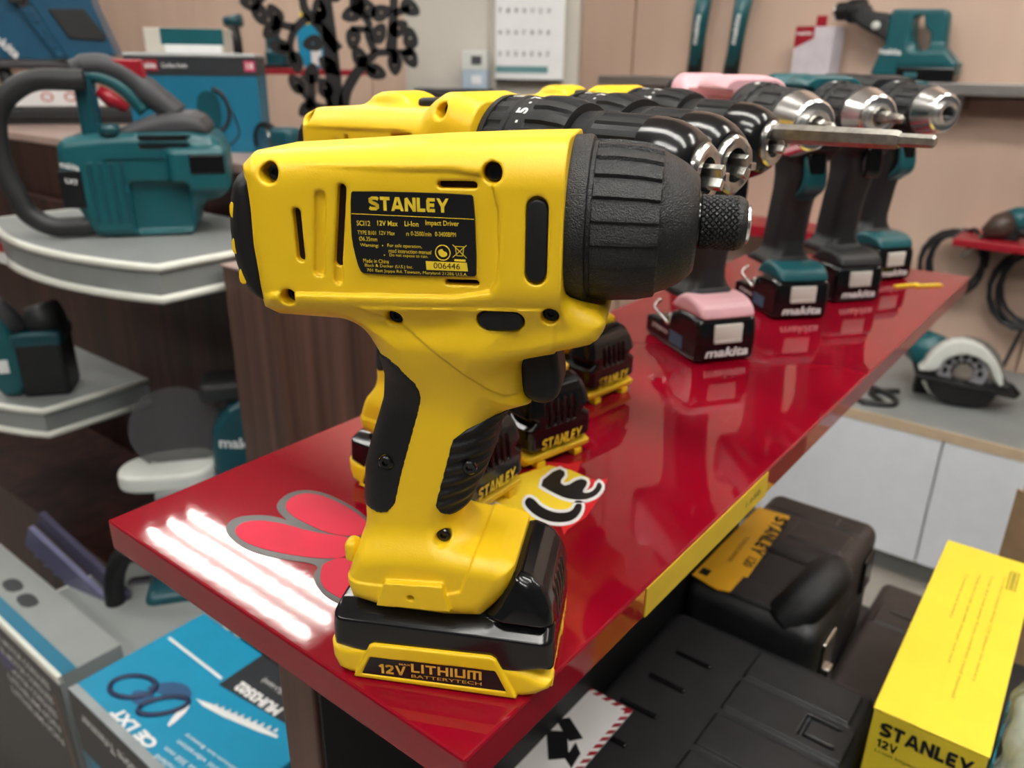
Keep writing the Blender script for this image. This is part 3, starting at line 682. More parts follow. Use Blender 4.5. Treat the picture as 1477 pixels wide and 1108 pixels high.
for nm, xy, yw, mb, mf, guard, lab_ in (
    ('pink', (.1524, .6293), -72, PNK, PNK, None, 'pink bodied drill driver with silver nosed chuck on a black battery'),
    ('teal', (.2555, .7473), -80, TEAL, TEAL, TEAL, 'teal bodied drill driver with a cross bit, between the pink and the black drill'),
    ('black', (.3279, .8075), -75, GRYC, GRYC, None, 'all black drill driver with an empty silver chuck, rightmost chuck of the row'),
    ('last', (.3969, .8954), -68, TEAL, TEAL, TEAL, 'farthest driver of the row, dark handle over a teal foot')):
    t = thing('slim_drill' if nm != 'last' else 'slim_driver', Vector((*xy, Z0)), math.radians(yw), lab_, 'drill', 'slim drills at the far end of the board')
    if nm != 'last':
        obj('housing', mm_body.copy(), mb, t); obj('motor_cover', mm_rear, BLK, t)
    else:
        obj('housing', sdf_mesh(lambda x, y, z: np.maximum(ext(x, y, z, [(p[0]*.8, 182+(p[1]-182)*.8) for p in MB], 23, 13), x-30), (-45, -25, 156), (31, 25, 207), 1.5), mb, t)
    obj('handle', mm_hand, GRYC, t)
    obj('trigger', m_trg2, BLKG, t)
    if guard: obj('trigger_guard', mm_grd, guard, t, label='teal trim curving under the trigger')
    obj('foot', mm_foot.copy(), mf, t)
    bt = obj('battery', mm_batt, BLKG, t)
    obj('release_button', shade(box(.0435, .0462, -.0125, .0125, .0175, .0315, .0012, 2), 40), BTN, bt)
    obj('button_lip', box(.0435, .0468, -.0120, .0120, .0165, .0190, .0005), mat('pale_lip', (.5, .47, .43), .4), bt)
    lettering('lettering', [('makita', -.0190, .0055, .038, .0075, .03)], (.0459, 0, 0), (0, 1, 0), (0, 0, 1), WHT, bt, shear=.25)
    obj('battery_badge', box(.002, .022, -.0264, -.0258, .006, .016), mat('badge_blue', (.04, .10, .17), .4), bt)
    lettering('side_print', [('LITHIUM-ION', -.028, .0105, .026, .0035, .01)], (0, -.0264, 0), (1, 0, 0), (0, 0, 1), WHT, bt)
    obj('belt_hook', tube(crom([(-.020,-.024,.036),(-.020,-.030,.030),(-.004,-.031,.026),(.004,-.029,.022),(.002,-.027,.030)], 4), .0014, 8), STL, t)
    if nm != 'last':
        obj('torque_ring', m_col, GRYC, t)
        obj('ring_mark', box(.0535, .0575, -.0012, .0012, .0244, .0248), WHT, t, (0, 0, MX), (math.radians(18), 0, 0))
        obj('chuck_sleeve', m_chk, GRYC if nm != 'teal' else mat('dark_brown_grip', (.022, .019, .018), .5), t)
        obj('chuck_nose', m_sil, CHR, t, label='bright silver chuck nose')
        obj('chuck_bore', m_core, BLKG, t)
        obj('led_window', box(.036, .0435, -.006, .006, .1545, .1575, .001), BTN, t)
    else:
        obj('nose_cone', shade(lathe([(.029,.020),(.040,.019),(.050,.012),(.056,.010),(.068,.0095),(.070,.007)], 40, z=MX), 30), BLK, t)
    MK.append(t)
obj('body_hole', SCREW, BLKG, MK[0], (.031, -.0165, .203), SIDE_ROT)
obj('body_hole', SCREW, BLKG, MK[0], (-.026, -.0165, .2035), SIDE_ROT)
obj('body_hole', SCREW, BLKG, MK[1], (.031, -.0165, .203), SIDE_ROT)
obj('body_hole', SCREW, BLKG, MK[2], (.031, -.0165, .203), SIDE_ROT)
for t, ln, lb in ((MK[0], .018, 'short steel driver bit in the chuck of the pink drill'), (MK[1], .030, 'cross tipped steel driver bit in the chuck of the teal drill')):
    b = thing('driver_bit', t.location, t.rotation_euler[2], lb, 'drill bit')
    obj('shank', shade(lathe([(.106,.0046),(.112+ln*.4,.0044),(.113+ln*.4,.0034),(.112+ln*.75,.0032)], 6, z=MX), 25), STLD, b)
    obj('tip', shade(lathe([(.112+ln*.74,.0036),(.112+ln*.93,.0030),(.112+ln,.0010)], 32, lambda i, t_, r: r*(.62+.38*abs(math.cos(2*t_))), z=MX), 25), STLD, b)
for k, (a, b, r) in enumerate(((.915, -.178, .35), (.930, -.160, .2))):
    tag(obj('cable_tie', box(-.016, .016, -.0025, .0025, 0, .002, .0004), YELC, None, P(a, b, 0), (0, 0, r)), ['yellow plastic tie lying beside the black drill battery', 'yellow plastic tie lying beside the last teal footed battery'][k], 'cable tie')

# ================================================================ left: curved display stand
LS = thing('display_stand', P(.58, -1.07, -.9), YV, 'dark wood stand with white edged bow fronted shelves on the left', 'stand')
def LSP(b, a): return (b+1.07, a-.58)
def bow(b0, b1, a0, bulge, aback, n=14):
    pts = []
    for k in range(n+1):
        t = k/n; pts.append(LSP(b0+(b1-b0)*t, a0-bulge*4*t*(1-t)))
    return pts, pts + [LSP(b1, aback), LSP(b0, aback)]
def bow_shelf(b0, b1, a0, bulge, aback, z, th, nm='shelf'):
    arc, pol = bow(b0, b1, a0, bulge, aback)
    zz = z+.9
    s = obj(nm, prism(pol, zz-th+.002, zz, .001, plane='xy'), GRYS, LS)
    path = [(*LSP(b0, aback), 0)] + [(p[0], p[1], 0) for p in arc] + [(*LSP(b1, aback), 0)]
    for dz in (-.0045, -th+.0045):
        obj('edge_trim', tube([(p[0], p[1], zz+dz) for p in path], .0052, 8), EDGE, s, label='rounded white edge trim')
    return s
s1 = bow_shelf(-.857, -1.29, .45, .045, .675, 0.0, .046)
obj('price_tag', box(*sorted((LSP(-1.155, 0)[0], LSP(-1.25, 0)[0])), -.178, -.176, .9-.038, .9-.022), WHT, s1)
obj('price_tag', box(*sorted((LSP(-1.155, 0)[0], LSP(-1.25, 0)[0])), -.1785, -.1765, .9-.022, .9-.010), REDP, s1)
s2 = bow_shelf(-1.164, -1.62, .41, .06, .567, -.25, .046)
s3 = bow_shelf(-.845, -1.10, .352, .02, .675, -.5, .03)
obj('side_post', box(*LSP(-.843, 0)[:1], LSP(-.748, 0)[0], LSP(0, .522)[1], LSP(0, .677)[1], 0, .888, .001), WOODL, LS)
obj('back_panel', box(LSP(-1.9, 0)[0], LSP(-.748, 0)[0], LSP(0, .678)[1], LSP(0, .695)[1], 0, .86, .001), WOOD, LS)
obj('low_cabinet', box(LSP(-1.95, 0)[0], LSP(-1.115, 0)[0], LSP(0, .45)[1], LSP(0, .676)[1], 0, .37, .002), WOOD, LS)
obj('kick_panel', box(LSP(-1.115, 0)[0], LSP(-.45, 0)[0], LSP(0, .44)[1], LSP(0, .455)[1], 0, .36, .001), WOOD, LS)
obj('post_top_sheen', box(LSP(-.845, 0)[0], LSP(-.746, 0)[0], LSP(0, .520)[1], LSP(0, .677)[1], .888, .890), TOPW, LS)  # pale sheet: light reflected on the post's top put into its colour

rc = thing('rear_counter', P(.91, -1.75, -.9), YV, 'dark wood counter with a pale top behind the display stand', 'counter')
obj('cabinet_body', box(-.95, 1.05, -.205, .20, 0, .96, .001), WOOD, rc)
obj('counter_top', box(-.96, 1.06, -.212, .21, .96, .975, .002), TOPW, rc)
for k in range(7):
    obj('plank', box(-.95+.2857*k, -.95+.2857*k+.283, -.2105, -.2052, .02, .959, .001), WOOD, rc)

# ---------------------------------------------------------------- chainsaw on the top shelf
cs = thing('chainsaw', P(.56, -1.05, 0), math.radians(15), 'teal cordless chainsaw with black loop handle on the upper white shelf', 'chainsaw')
CB = chaikin([(-92,122),(-60,127),(-13,130),(86,130),(102,113),(104,77),(100,50),(66,42),(56,8),(50,0),(-50,0),(-68,4),(-76,30),(-92,56),(-95,90)], 1)
def cs_body(x, y, z):
    d = ext(x, y, z, CB, 62, 14)
    d = smin(d, rbox(x, y, z, (70, -50, 84), (36, 24, 28), 9), 8)
    d = smax(d, -rbox(x, y, z, (20, -66, 38), (36, 16, 32), 6), 4)
    for zz in (124, 114): d = smax(d, -np.maximum(np.abs(z-zz)-2.0, np.maximum(np.abs(x-32)-30, 52+y)), 1)
    return d
obj('housing', sdf_mesh(cs_body, (-98, -78, -2), (108, 66, 134), 2.6), TEAL, cs)
obj('top_cover', sdf_mesh(lambda x, y, z: smin(ext(x, y, z, chaikin([(-40,120),(-6,142),(42,153),(74,151),(88,132),(80,122)], 1), 52, 12), 1e3+0*x, 5), (-42, -54, 118), (90, 54, 155), 2.6), GRYM, cs, label='grey moulded top cover')
obj('top_handle', tube([(p[0]*.001, -.02, p[1]*.001) for p in crom([(-66,202),(-50,207),(-30,207),(-4,196),(24,170),(48,148)], 5)], [.011]*4+[.013]*14+[.016]*8, 14), GRYM, cs)
obj('handle_liner', tube([(p[0]*.001, -.022, p[1]*.001) for p in crom([(-60,194),(-34,193),(-10,178),(10,152)], 5)], .0085, 10), TEAL, cs)
obj('handle_column', box(-.066, -.046, -.036, 0, .120, .200, .005), TEAL2, cs)
obj('throttle', tube([(-.040,-.024,.178),(-.028,-.024,.168),(-.010,-.024,.156)], [.007,.010,.006], 10), REDP, cs, label='red throttle trigger')
obj('safety_lever', prism([(-.022,.214),(.014,.214),(.017,.192),(.004,.196)], -.03, -.01, .002), REDP, cs)
obj('loop_handle', tube([(p[0]*.001, -.045, p[1]*.001) for p in crom([(-50,190),(-63,190),(-101,190),(-124,181),(-144,164),(-155,142),(-158,110),(-156,82),(-149,56),(-140,32),(-117,16),(-90,14),(-62,16)], 5)], .0125, 16), GRYC, cs, label='black tubular loop handle')
cl = obj('maker_plate', box(-.0945, -.068, -.0640, -.0615, .040, .086, .001), BLKL, cs)
lettering('lettering', [('makita', -.092, .068, .021, .008, .02), ('LXT', -.089, .050, .014, .006, .02)], (0, -.0645, 0), (1, 0, -.25), (0, 0, 1), WHT, cl)
for zz in (.124, .114):
    obj('vent_slot', box(.004, .060, -.0635, -.058, zz-.0022, zz+.0022), BLKL, cs)
obj('tank_window', box(.060, .102, -.0755, -.072, .080, .104, .002), BLKG, cs)
obj('oil_cap', tube([(-.03,-.05,.126),(-.03,-.05,.139)], .012, 14), TEAL2, cs)
for k in range(4): obj('cover_rib', box(-.060+.012*k, -.054+.012*k, -.0638, -.060, .020, .095, .001), TEAL2, cs)
obj('side_cover_line', box(-.04, .10, -.0640, -.0605, .0985, .1005), TEAL2, cs)
obj('base_skid', box(-.045, .050, -.05, .05, 0, .006), BLK, cs)
obj('guide_bar', box(-.06, .06, .064, .068, .02, .055, .002), STL, cs)

# second tool on the middle shelf
t2 = thing('cordless_trimmer', P(.45, -1.235, -.25), math.radians(15), 'small teal tool with grey handle on the middle shelf at the left edge', 'power tool')
obj('housing', sdf_mesh(lambda x, y, z: ext(x, y, z, chaikin([(-62,4),(-22,0),(-16,60),(-22,100),(-34,124),(-52,128),(-66,100),(-60,60)], 1), 30, 9), (-68, -32, -2), (-10, 32, 130), 2.4), TEAL, t2)
obj('battery_block', box(-.024, .038, -.034, .034, .0, .086, .006), BLKT, t2)
obj('battery_rim', box(-.026, .040, -.036, .036, .078, .098, .004), TEAL2, t2)
obj('handle', tube([(-.052,-.01,.150),(-.040,-.01,.130),(-.018,-.01,.096)], [.013,.016,.017], 12), GRYM, t2)
obj('motor_cap', tube([(-.004,0,.104),(.036,0,.112)], [.024,.026], 18), GRYC, t2)
obj('badge', box(-.050, -.036, -.0315, -.029, .040, .060), WHT, t2)

# teal tool with smoked shield and white nose behind the board edge
t3 = thing('cut_off_tool', P(.55, -.92, -.498), math.radians(15), 'teal tool with smoked shield and white rounded base, beside the wooden post', 'power tool')
zb = .198
obj('motor_body', sdf_mesh(lambda x, y, z: smin(ext(x, y, z, chaikin([(-44,150),(-20,160),(-24,215),(-18,258),(10,290),(46,292),(50,150)], 1), 34, 12), ext(x, y, z, [(-20,120),(50,120),(50,160),(-30,160)], 30, 8), 10), (-48, -36, 118), (54, 36, 296), 2.6), TEAL2, t3)
lettering('lettering', [('makita', -.012, .226, .058, .016, .03)], (0, -.0345, 0), (1, 0, -.16), (0, 0, 1), WHT, t3)
obj('motor_cap', box(-.030, .045, -.028, .028, .288, .318, .008), GRYC, t3)
obj('smoked_shield', shade(lathe([(-.004,.001),(-.004,.062),(.004,.062),(.004,.058),(-.001,.056),(-.001,.001)], 40)), GLAS, t3, (-.066, 0, .245), (0, 0, math.pi/2))
obj('white_base', sdf_mesh(lambda x, y, z: ext(x, z-186, y, chaikin([(-150,-10),(-142,18),(-105,40),(-20,40),(-20,-46),(-110,-46),(-142,-34)], 2), 13, 7), (-154, -48, 170), (-18, 44, 202), 2.4), WHTP, t3)
obj('base_plate', box(-.100, .02, -.05, .045, .150, .176, .003), GRYS, t3)
obj('stand_leg', box(.0, .03, .0, .035, 0, .152, .003), BLKT, t3)

# hedge trimmer lying low on the left
ht = thing('hedge_trimmer', P(.47, -.98, -.5), math.radians(15), 'hedge trimmer with lilac blade guard and black loop handle below the stand', 'hedge trimmer')
def loc_of(t, w): return (t.matrix_basis.inverted() @ w)
pA, pB = loc_of(ht, at(42, 772, 1.0)), loc_of(ht, at(168, 890, .93))
dr = (pB-pA); ln = dr.length; dr.normalize()
for nm, off, m, w in (('blade', 0, LILAC, .020), ('blade_guard', .022, mat('dark_lilac', (.06, .055, .10), .4), .012)):
    upv = Vector((0, 0, 1)); sd = dr.cross(upv).normalized(); n3 = sd.cross(dr).normalized()
    q = []
    for s_ in (0, 1):
        for v_ in (-1, 1):
            for w_ in (-1, 1):
                q.append(pA + dr*ln*s_ + sd*(.004*w_) + n3*(w*v_) + n3*off*1.4 + sd*(-off*.6))
    obj(nm, mesh_from(q, [(0,1,3,2),(4,6,7,5),(0,4,5,1),(2,3,7,6),(0,2,6,4),(1,5,7,3)]), m, ht)
for k in range(9):
    c = pA + dr*ln*(k+.5)/9
    obj('tooth', prism([(-.006,0),(.006,0),(.002,.022),(-.002,.022)], -.002, .002), LILAC, ht, c+Vector((0, 0, -.032)), (0, math.atan2(-dr.z, dr.x), 0))
lp = [loc_of(ht, at(x, y, .93)) for x, y in ((215,800),(180,800),(165,835),(170,880),(190,920),(225,935),(255,925))]
obj('loop_handle', tube(crom([tuple(p) for p in lp], 5), .0135, 12), BLK, ht)
obj('hand_guard', sdf_mesh(lambda x, y, z: rbox(x, y, z, (0, 0, 0), (34, 14, 44), 12), (-36, -16, -46), (36, 16, 46), 3), mat('plum_plastic', (.012, .010, .018), .4), ht, loc_of(ht, at(222, 868, .985)))
obj('motor_housing', sdf_mesh(lambda x, y, z: rbox(x, y, z, (0, 0, 0), (48, 40, 34), 14), (-50, -42, -36), (50, 42, 36), 3), TEAL2, ht, loc_of(ht, at(268, 860, .97)))
obj('rear_handle', tube([tuple(loc_of(ht, at(x, y, .98))) for x, y in ((262,880),(230,850),(205,870),(212,905))], .012, 12), BLKT, ht)

# ---------------------------------------------------------------- cartons low on the left
bx = thing('hedge_trimmer_carton', P(.34, -.69, -.9), YV, 'cyan hedge trimmer carton with open flaps under the red board', 'carton')
obj('carton_body', box(-.14, .14, -.086, .086, 0, .45, .001), CYAN, bx)
obj('front_print', box(-.1395, .1395, -.0866, -.0858, .36, .4495), DARKC, bx, label='dark front face with white lettering')
obj('edge_line', box(-.139, .139, -.086, -.076, .4500, .4503), mat('pale_edge', (.30, .33, .34), .4), bx)
lettering('front_lettering', [('Cordless Hedge Trimmer', 0, 0, .215, .022, .02)], (.098, -.0868, .434), (-1, 0, 0), (0, 0, -1), WHT, bx)
lettering('top_lettering', [('CE', 0, 0, .030, .013, .06), ('LXT', .038, 0, .041, .013, .06)], (.016, -.063, .4506), (-1, 0, 0), (0, -1, 0), WHT, bx, shear=.2)
obj('dark_corner', prism([(-.015,.0855),(.139,.0855),(.139,.040),(.08,.034),(-.012,.024)], .4500, .4504, plane='xy'), DARKC, bx)
lettering('corner_lettering', [('MUH3502', 0, 0, .072, .014, .05), ('(Li-ion)', .02, -.020, .035, .009, .0)], (.077, .048, .4507), (-1, -.05, 0), (.05, -1, 0), WHT, bx)
obj('white_rule', box(-.130, -.018, .030, .0335, .4500, .4503), WHT, bx)
for k in range(4):
    lettering('small_print', [(['Lithium-ion Battery', 'Anti vibration', 'Low noise 350 mm', 'Made in Thailand'][k], 0, 0, .085-.012*(k % 2), .0055, .0)], (.110-.01*(k % 2), -.030-.012*k, .4505), (-1, -.08, 0), (.08, -1, 0), WHT, bx)
# printed trimmer picture (flat print on the carton)
NAVY = mat('picture_navy', (.012, .022, .07), .4); PBLU = mat('picture_blue', (.03, .09, .20), .4)
for nm, pts, m in (('picture_blade', [(-.02,-.004),(.102,.022),(.106,.016),(.012,-.006)], WHT), ('picture_guard', [(-.016,-.013),(-.004,-.016),(.004,-.046),(-.004,-.044)], WHT), ('picture_body', [(-.075,-.034),(-.062,-.010),(-.040,.002),(-.018,-.004),(-.018,-.016),(-.045,-.024)], PBLU), ('picture_motor', [(-.080,-.040),(-.060,-.030),(-.040,-.034),(-.050,-.050),(-.068,-.052)], PBLU)):
    obj(nm, prism(chaikin(pts, 1), .4502, .4506, plane='xy'), m, bx)
for k in range(10):
    x = .012+.009*k; y = -.003+.0022*k
    obj('picture_tooth', prism([(x, y+.004), (x+.005, y+.005), (x+.002, y+.010)], .4502, .4506, plane='xy'), WHT, bx)
for c, r, e, ro in (((-.084,-.039), .027, .62, .5), ((-.030,-.033), .026, .48, .9)):
    obj('picture_handle', tube([(c[0]+r*math.cos(t)*math.cos(ro)-r*e*math.sin(t)*math.sin(ro), c[1]+r*math.cos(t)*math.sin(ro)+r*e*math.sin(t)*math.cos(ro), .4505) for t in np.linspace(0, 2*math.pi, 24, endpoint=False)], .0032, 6, closed=True), NAVY, bx)
for k, (x0, dx, y0) in enumerate(((-.14, .0, -.086), (-.14, -.006, -.10))):
    obj('flap', prism([(x0+dx, .448), (x0+dx+.004, .448), (x0+dx+.020, .30), (x0+dx+.014, .30)], y0, y0+.10-.2*k*.5, .0005), CARD, bx)
c2 = thing('tool_carton', P(.292, -1.06, -.9), YV, 'grey topped carton with cyan edge and black printed front, bottom left', 'carton')
obj('carton_body', box(-.22, .205, -.037, .037, 0, .45, .001), GRYS, c2)
obj('cyan_band', box(-.22, .205, -.037, -.016, .4498, .4504), CYAND, c2)
obj('white_edge', box(-.22, .205, -.0385, -.033, .440, .4506), EDGE, c2)
obj('front_print', box(-.219, .204, -.0378, -.0365, .05, .44), DARKC, c2)
for k in range(5):
    lettering('front_lettering', [('BL MOTOR CORDLESS' if k < 3 else 'LITHIUM-ION', 0, 0, .15, .012, .02)], (.02, -.0382, .41-.022*k), (1, 0, 0), (0, 0, 1), WHT, c2)
obj('picture_tool', prism(chaikin([(.0,.385),(.05,.39),(.055,.375),(.02,.36),(-.01,.365)], 1), -.0384, -.0376), mat('picture_violet', (.05, .05, .16), .4), c2)
for x, y in ((-.02, .004), (.03, .002)):
    obj('top_picture', prism(chaikin([(x-.02,y-.008),(x+.012,y-.01),(x+.02,y+.008),(x-.006,y+.012),(x-.022,y+.006)], 1), .4500, .4504, plane='xy'), DARKC, c2)

# ---------------------------------------------------------------- on the rear counter
st = thing('tool_stand', Vector((-1.06, 1.93, Z0+.075)), math.radians(20), 'dark grey plastic stand frame behind the chainsaw handle', 'stand')
obj('top_rail', box(-.16, .17, -.05, .05, .095, .110, .005), GRYM, st)
obj('lower_rail', box(-.16, .17, -.05, .05, .008, .028, .004), GRYC, st)
for x in (-.12, -.04, .055, .135): obj('upright', tube([(x, -.03, .010), (x-.012, -.03, .10)], .009, 10), GRYC, st)
obj('foot_bar', box(-.16, .17, -.045, .045, 0, .010, .002), GRYC, st)
obj('sign_card', box(-.05, .075, -.0525, -.0505, .032, .062), WHT, st)
for x, m in ((.0, mat('sign_red', (.5, .1, .08), .5)), (.03, mat('sign_red', (.5, .1, .08), .5)), (.055, mat('sign_blue', (.1, .2, .5), .5))):
    obj('sign_symbol', tube([(x+.007*math.cos(t), -.053, .048+.007*math.sin(t)) for t in np.linspace(0, 2*math.pi, 16, endpoint=False)], .0013, 6, closed=True), m, st)
st.scale = (1.55, 1.2, 1.22)
bc = thing('tool_case', Vector((-1.06, 1.93, Z0+.21)), math.radians(20), 'large blue plastic tool case with dark panel, top left corner', 'tool case')
def fl(px, py):
    d = RM @ np.array([(px-CX)/F, (py-CY)/F, 1.0]); a = math.radians(20); Y_ = np.array([-math.sin(a), math.cos(a), 0]); O_ = np.array([-1.06, 1.93, .21-CH])
    t = (O_ @ Y_)/(d @ Y_); p = d*t-O_; return (p[0]*math.cos(a)+p[1]*math.sin(a), p[2])
def flz(x, y): q = fl(x/6.155, y/6.155); return (q[0], max(q[1], .0))
obj('case_body', prism([flz(*p) for p in [(-300,-260),(180,-260),(180,60),(640,560),(600,585),(-300,585)]], -.06, .10, .006), BLUE, bc)
obj('case_end', prism([flz(*p) for p in [(290,-260),(760,-260),(860,60),(980,320),(1060,490),(700,585),(640,560),(300,20)]], -.075, .10, .006), BLUE, bc)
obj('dark_panel', prism([flz(*p) for p in [(470,95),(780,95),(980,330),(960,375),(660,350)]], -.080, -.072, .003), BLKT, bc)
obj('ridge', prism([flz(*p) for p in [(220,90),(330,60),(660,520),(560,560)]], -.072, -.058, .004), BLUE, bc)
for k in range(6):
    q = flz(330+50*k, 130+72*k); obj('rivet', tube([(q[0], -.075, q[1]), (q[0], -.070, q[1])], .004, 10), BLUE, bc)
obj('latch', prism([flz(*p) for p in [(100,-60),(290,-60),(270,60),(150,40)]], -.085, -.06, .003), BLKT, bc)
a_, b_ = flz(5, 300), flz(140, 450)
lettering('lettering', [('makita', 0, 0, .072, .019, .03)], (a_[0]-.019, -.0615, a_[1]), (.7, 0, -.72), (.72, 0, .7), WHT, bc)
mb = thing('appliance_carton', Vector((-.505, 1.385, Z0+.075)), math.radians(10), 'teal blue carton with black top band and red maker mark on the rear counter', 'carton')
obj('carton_body', box(-.105, .085, -.05, .07, 0, .128, .001), CYAND, mb)
obj('top_band', box(-.1052, .0852, -.0508, .0702, .104, .1285), DARKC, mb)
obj('lid', box(-.1055, .0855, -.051, .0705, .1285, .133, .001), mat('pale_lid', (.48, .5, .5), .35), mb)
obj('maker_mark', box(-.085, -.058, -.0515, -.0508, .110, .124), REDP, mb)
lettering('lettering', [('makita', -.083, .113, .023, .008, .02), ('Cordless Kettle', -.052, .114, .036, .006, .01), ('18', .0705, .113, .010, .008, .02), ('XGT', -.078, .078, .022, .010, .03)], (0, -.0520, 0), (1, 0, 0), (0, 0, 1), WHT, mb)
obj('corner_mark', box(.067, .083, -.0515, -.0508, .110, .124), mat('rose_mark', (.55, .05, .12), .4), mb)
obj('picture_kettle', prism(chaikin([(-.012,.030),(.012,.022),(.026,.040),(.026,.074),(.012,.086),(-.006,.080),(-.010,.060)], 1), -.0513, -.0506), TEAL2, mb)
obj('picture_handle', tube([(.012+.026*math.cos(t), -.0513, .058+.030*math.sin(t)) for t in np.linspace(-1.4, 1.4, 12)], .003, 6), DARKC, mb)
obj('picture_cord', tube([tuple(p) for p in crom([(.040,-.051,.06),(.05,-.051,.03),(.035,-.051,.012),(.01,-.051,.008)], 4)], .0012, 6), DARKC, mb)
mb.scale = (1.03, 1.0, 1.12)
sb = thing('small_carton', Vector((-.515, 1.40, Z0+.075+.1495)), math.radians(8), 'small white and teal carton lying on the teal blue carton', 'carton')
obj('carton_body', box(-.075, .045, -.03, .05, 0, .036, .001), CREAM, sb)
obj('teal_side', box(-.050, .0452, -.0305, -.0298, .012, .0355), TEAL, sb)
obj('white_side', box(-.045, .040, -.0307, -.0299, .0, .012), WHT, sb)
gr = thing('bench_grinder', Vector((-.375, 1.33, Z0+.075)), math.radians(-30), 'small dark green grinder with pale wheel on the rear counter', 'grinder')
obj('motor', sdf_mesh(lambda x, y, z: smin(rbox(x, y, z, (10, 0, 24), (26, 18, 18), 12), rbox(x, y, z, (0, 0, 5), (34, 16, 5), 3), 6), (-36, -20, -1), (38, 20, 44), 2), TEAL2, gr)
obj('wheel', shade(lathe([(-.004,.002),(-.004,.020),(.004,.020),(.004,.002)], 28), 30), STL, gr, (-.024, -.012, .022), (0, 0, math.pi/2.4))
obj('wheel_guard', tube([(-.024+.023*math.cos(t), -.008, .022+.023*math.sin(t)) for t in np.linspace(.4, 3.6, 14)], .005, 8), BLK, gr)

# ---------------------------------------------------------------- tree shaped metal screen
tr = thing('tree_screen', Vector((-.45, 1.9, 0)), 0.0, 'black cut metal tree screen with leafy branches behind the yellow drills', 'screen')
TB = Z0 + .215
def bar(pts, w0, w1):
    c = crom([(p[0]*.001, p[1]*.001+TB) for p in pts], 5); n = len(c); Lf, Rt = [], []
    for i in range(n):
        a, b = Vector(c[max(i-1, 0)]), Vector(c[min(i+1, n-1)]); d = (b-a).normalized(); w = (w0+(w1-w0)*i/(n-1))*.0005
        Lf.append((c[i][0]-d.y*w, c[i][1]+d.x*w)); Rt.append((c[i][0]+d.y*w, c[i][1]-d.x*w))
    return prism(Lf+Rt[::-1], -.003, .003)
MET = mat('black_metal', (.012, .011, .012), .45, var=.1)
obj('trunk', bar([(72,-1100),(55,-600),(48,-200),(44,-90),(42,0),(40,60),(36,130),(30,230),(24,420)], 46, 20), MET, tr)
obj('base_plate', box(.01, .14, -.06, .06, 0, .012, .003), MET, tr)
BR = [[(60,-100),(72,-58),(108,-8),(132,11),(145,19),(222,20)],[(138,19),(126,50),(121,64),(88,66)],[(124,60),(127,80),(108,105),(100,150),(110,220)],[(173,19),(180,70),(184,124),(190,210)],[(182,98),(219,109)],[(181,20),(181,-5)],[(113,-11),(140,-21)],[(113,-11),(103,11)],[(58,22),(21,70),(-5,96),(-12,130),(-4,220)],[(-1,91),(-31,67),(-45,43),(-47,22),(-38,-5)],[(-34,67),(-65,74),(-75,93)],[(-65,74),(-86,61)],[(-47,25),(-72,27)],[(15,73),(23,102)],[(57,-28),(32,-7)],[(46,-112),(22,-100),(-9,-87),(-40,-48)],[(-9,-84),(-4,-26)],[(32,-95),(23,-56)],[(-9,-87),(-22,-101)],[(-12,128),(-60,150),(-110,115)],[(-60,150),(-120,190)]]
for i, b in enumerate(BR): obj('branch', bar(b, 26 if i in (0, 8, 3) else 17, 13), MET, tr)
LV = [(-75,93,120),(22,103,95),(3,36,190),(-38,-3,290),(-40,-48,130),(-4,-26,80),(23,-56,110),(-21,-101,215),(-72,28,170),(32,-7,140),(92,46,260),(103,11,115),(149,58,60),(156,99,20),(192,69,30),(217,49,95),(216,9,300),(181,-5,270),(140,-21,340),(126,108,120),(91,95,200),(219,109,330),(-107,92,290),(-126,115,175),(-86,61,220),(104,118,95),(60,140,60),(-30,160,110)]
def leaf(x, z, a):
    a = math.radians(a); L_, W_ = .046, .0165; outer = []
    for k in range(16):
        t = 2*math.pi*k/16; u = math.cos(t)*L_/2; w = math.sin(t)*W_*(1-.25*math.cos(t)); outer.append((u, w))
    hole_ = [(.0022*math.cos(2*math.pi*k/16), .0022*math.sin(2*math.pi*k/16)) for k in range(16)]
    R_ = lambda p: (x*.001+p[0]*math.cos(a)-p[1]*math.sin(a), p[0]*math.sin(a)+p[1]*math.cos(a)+z*.001+TB)
    V_, F_ = [], []
    for y in (-.003, .003):
        for p in outer+hole_: q = R_(p); V_.append((q[0], y, q[1]))
    for k in range(16):
        j = (k+1) % 16
        F_ += [(k, j, 16+j, 16+k), (32+k, 48+k, 48+j, 32+j), (k, 32+k, 32+j, j), (16+k, 16+j, 48+j, 48+k)]
    return mesh_from(V_, F_)
for x, z, a in LV: obj('leaf', leaf(x, z, a), MET, tr)

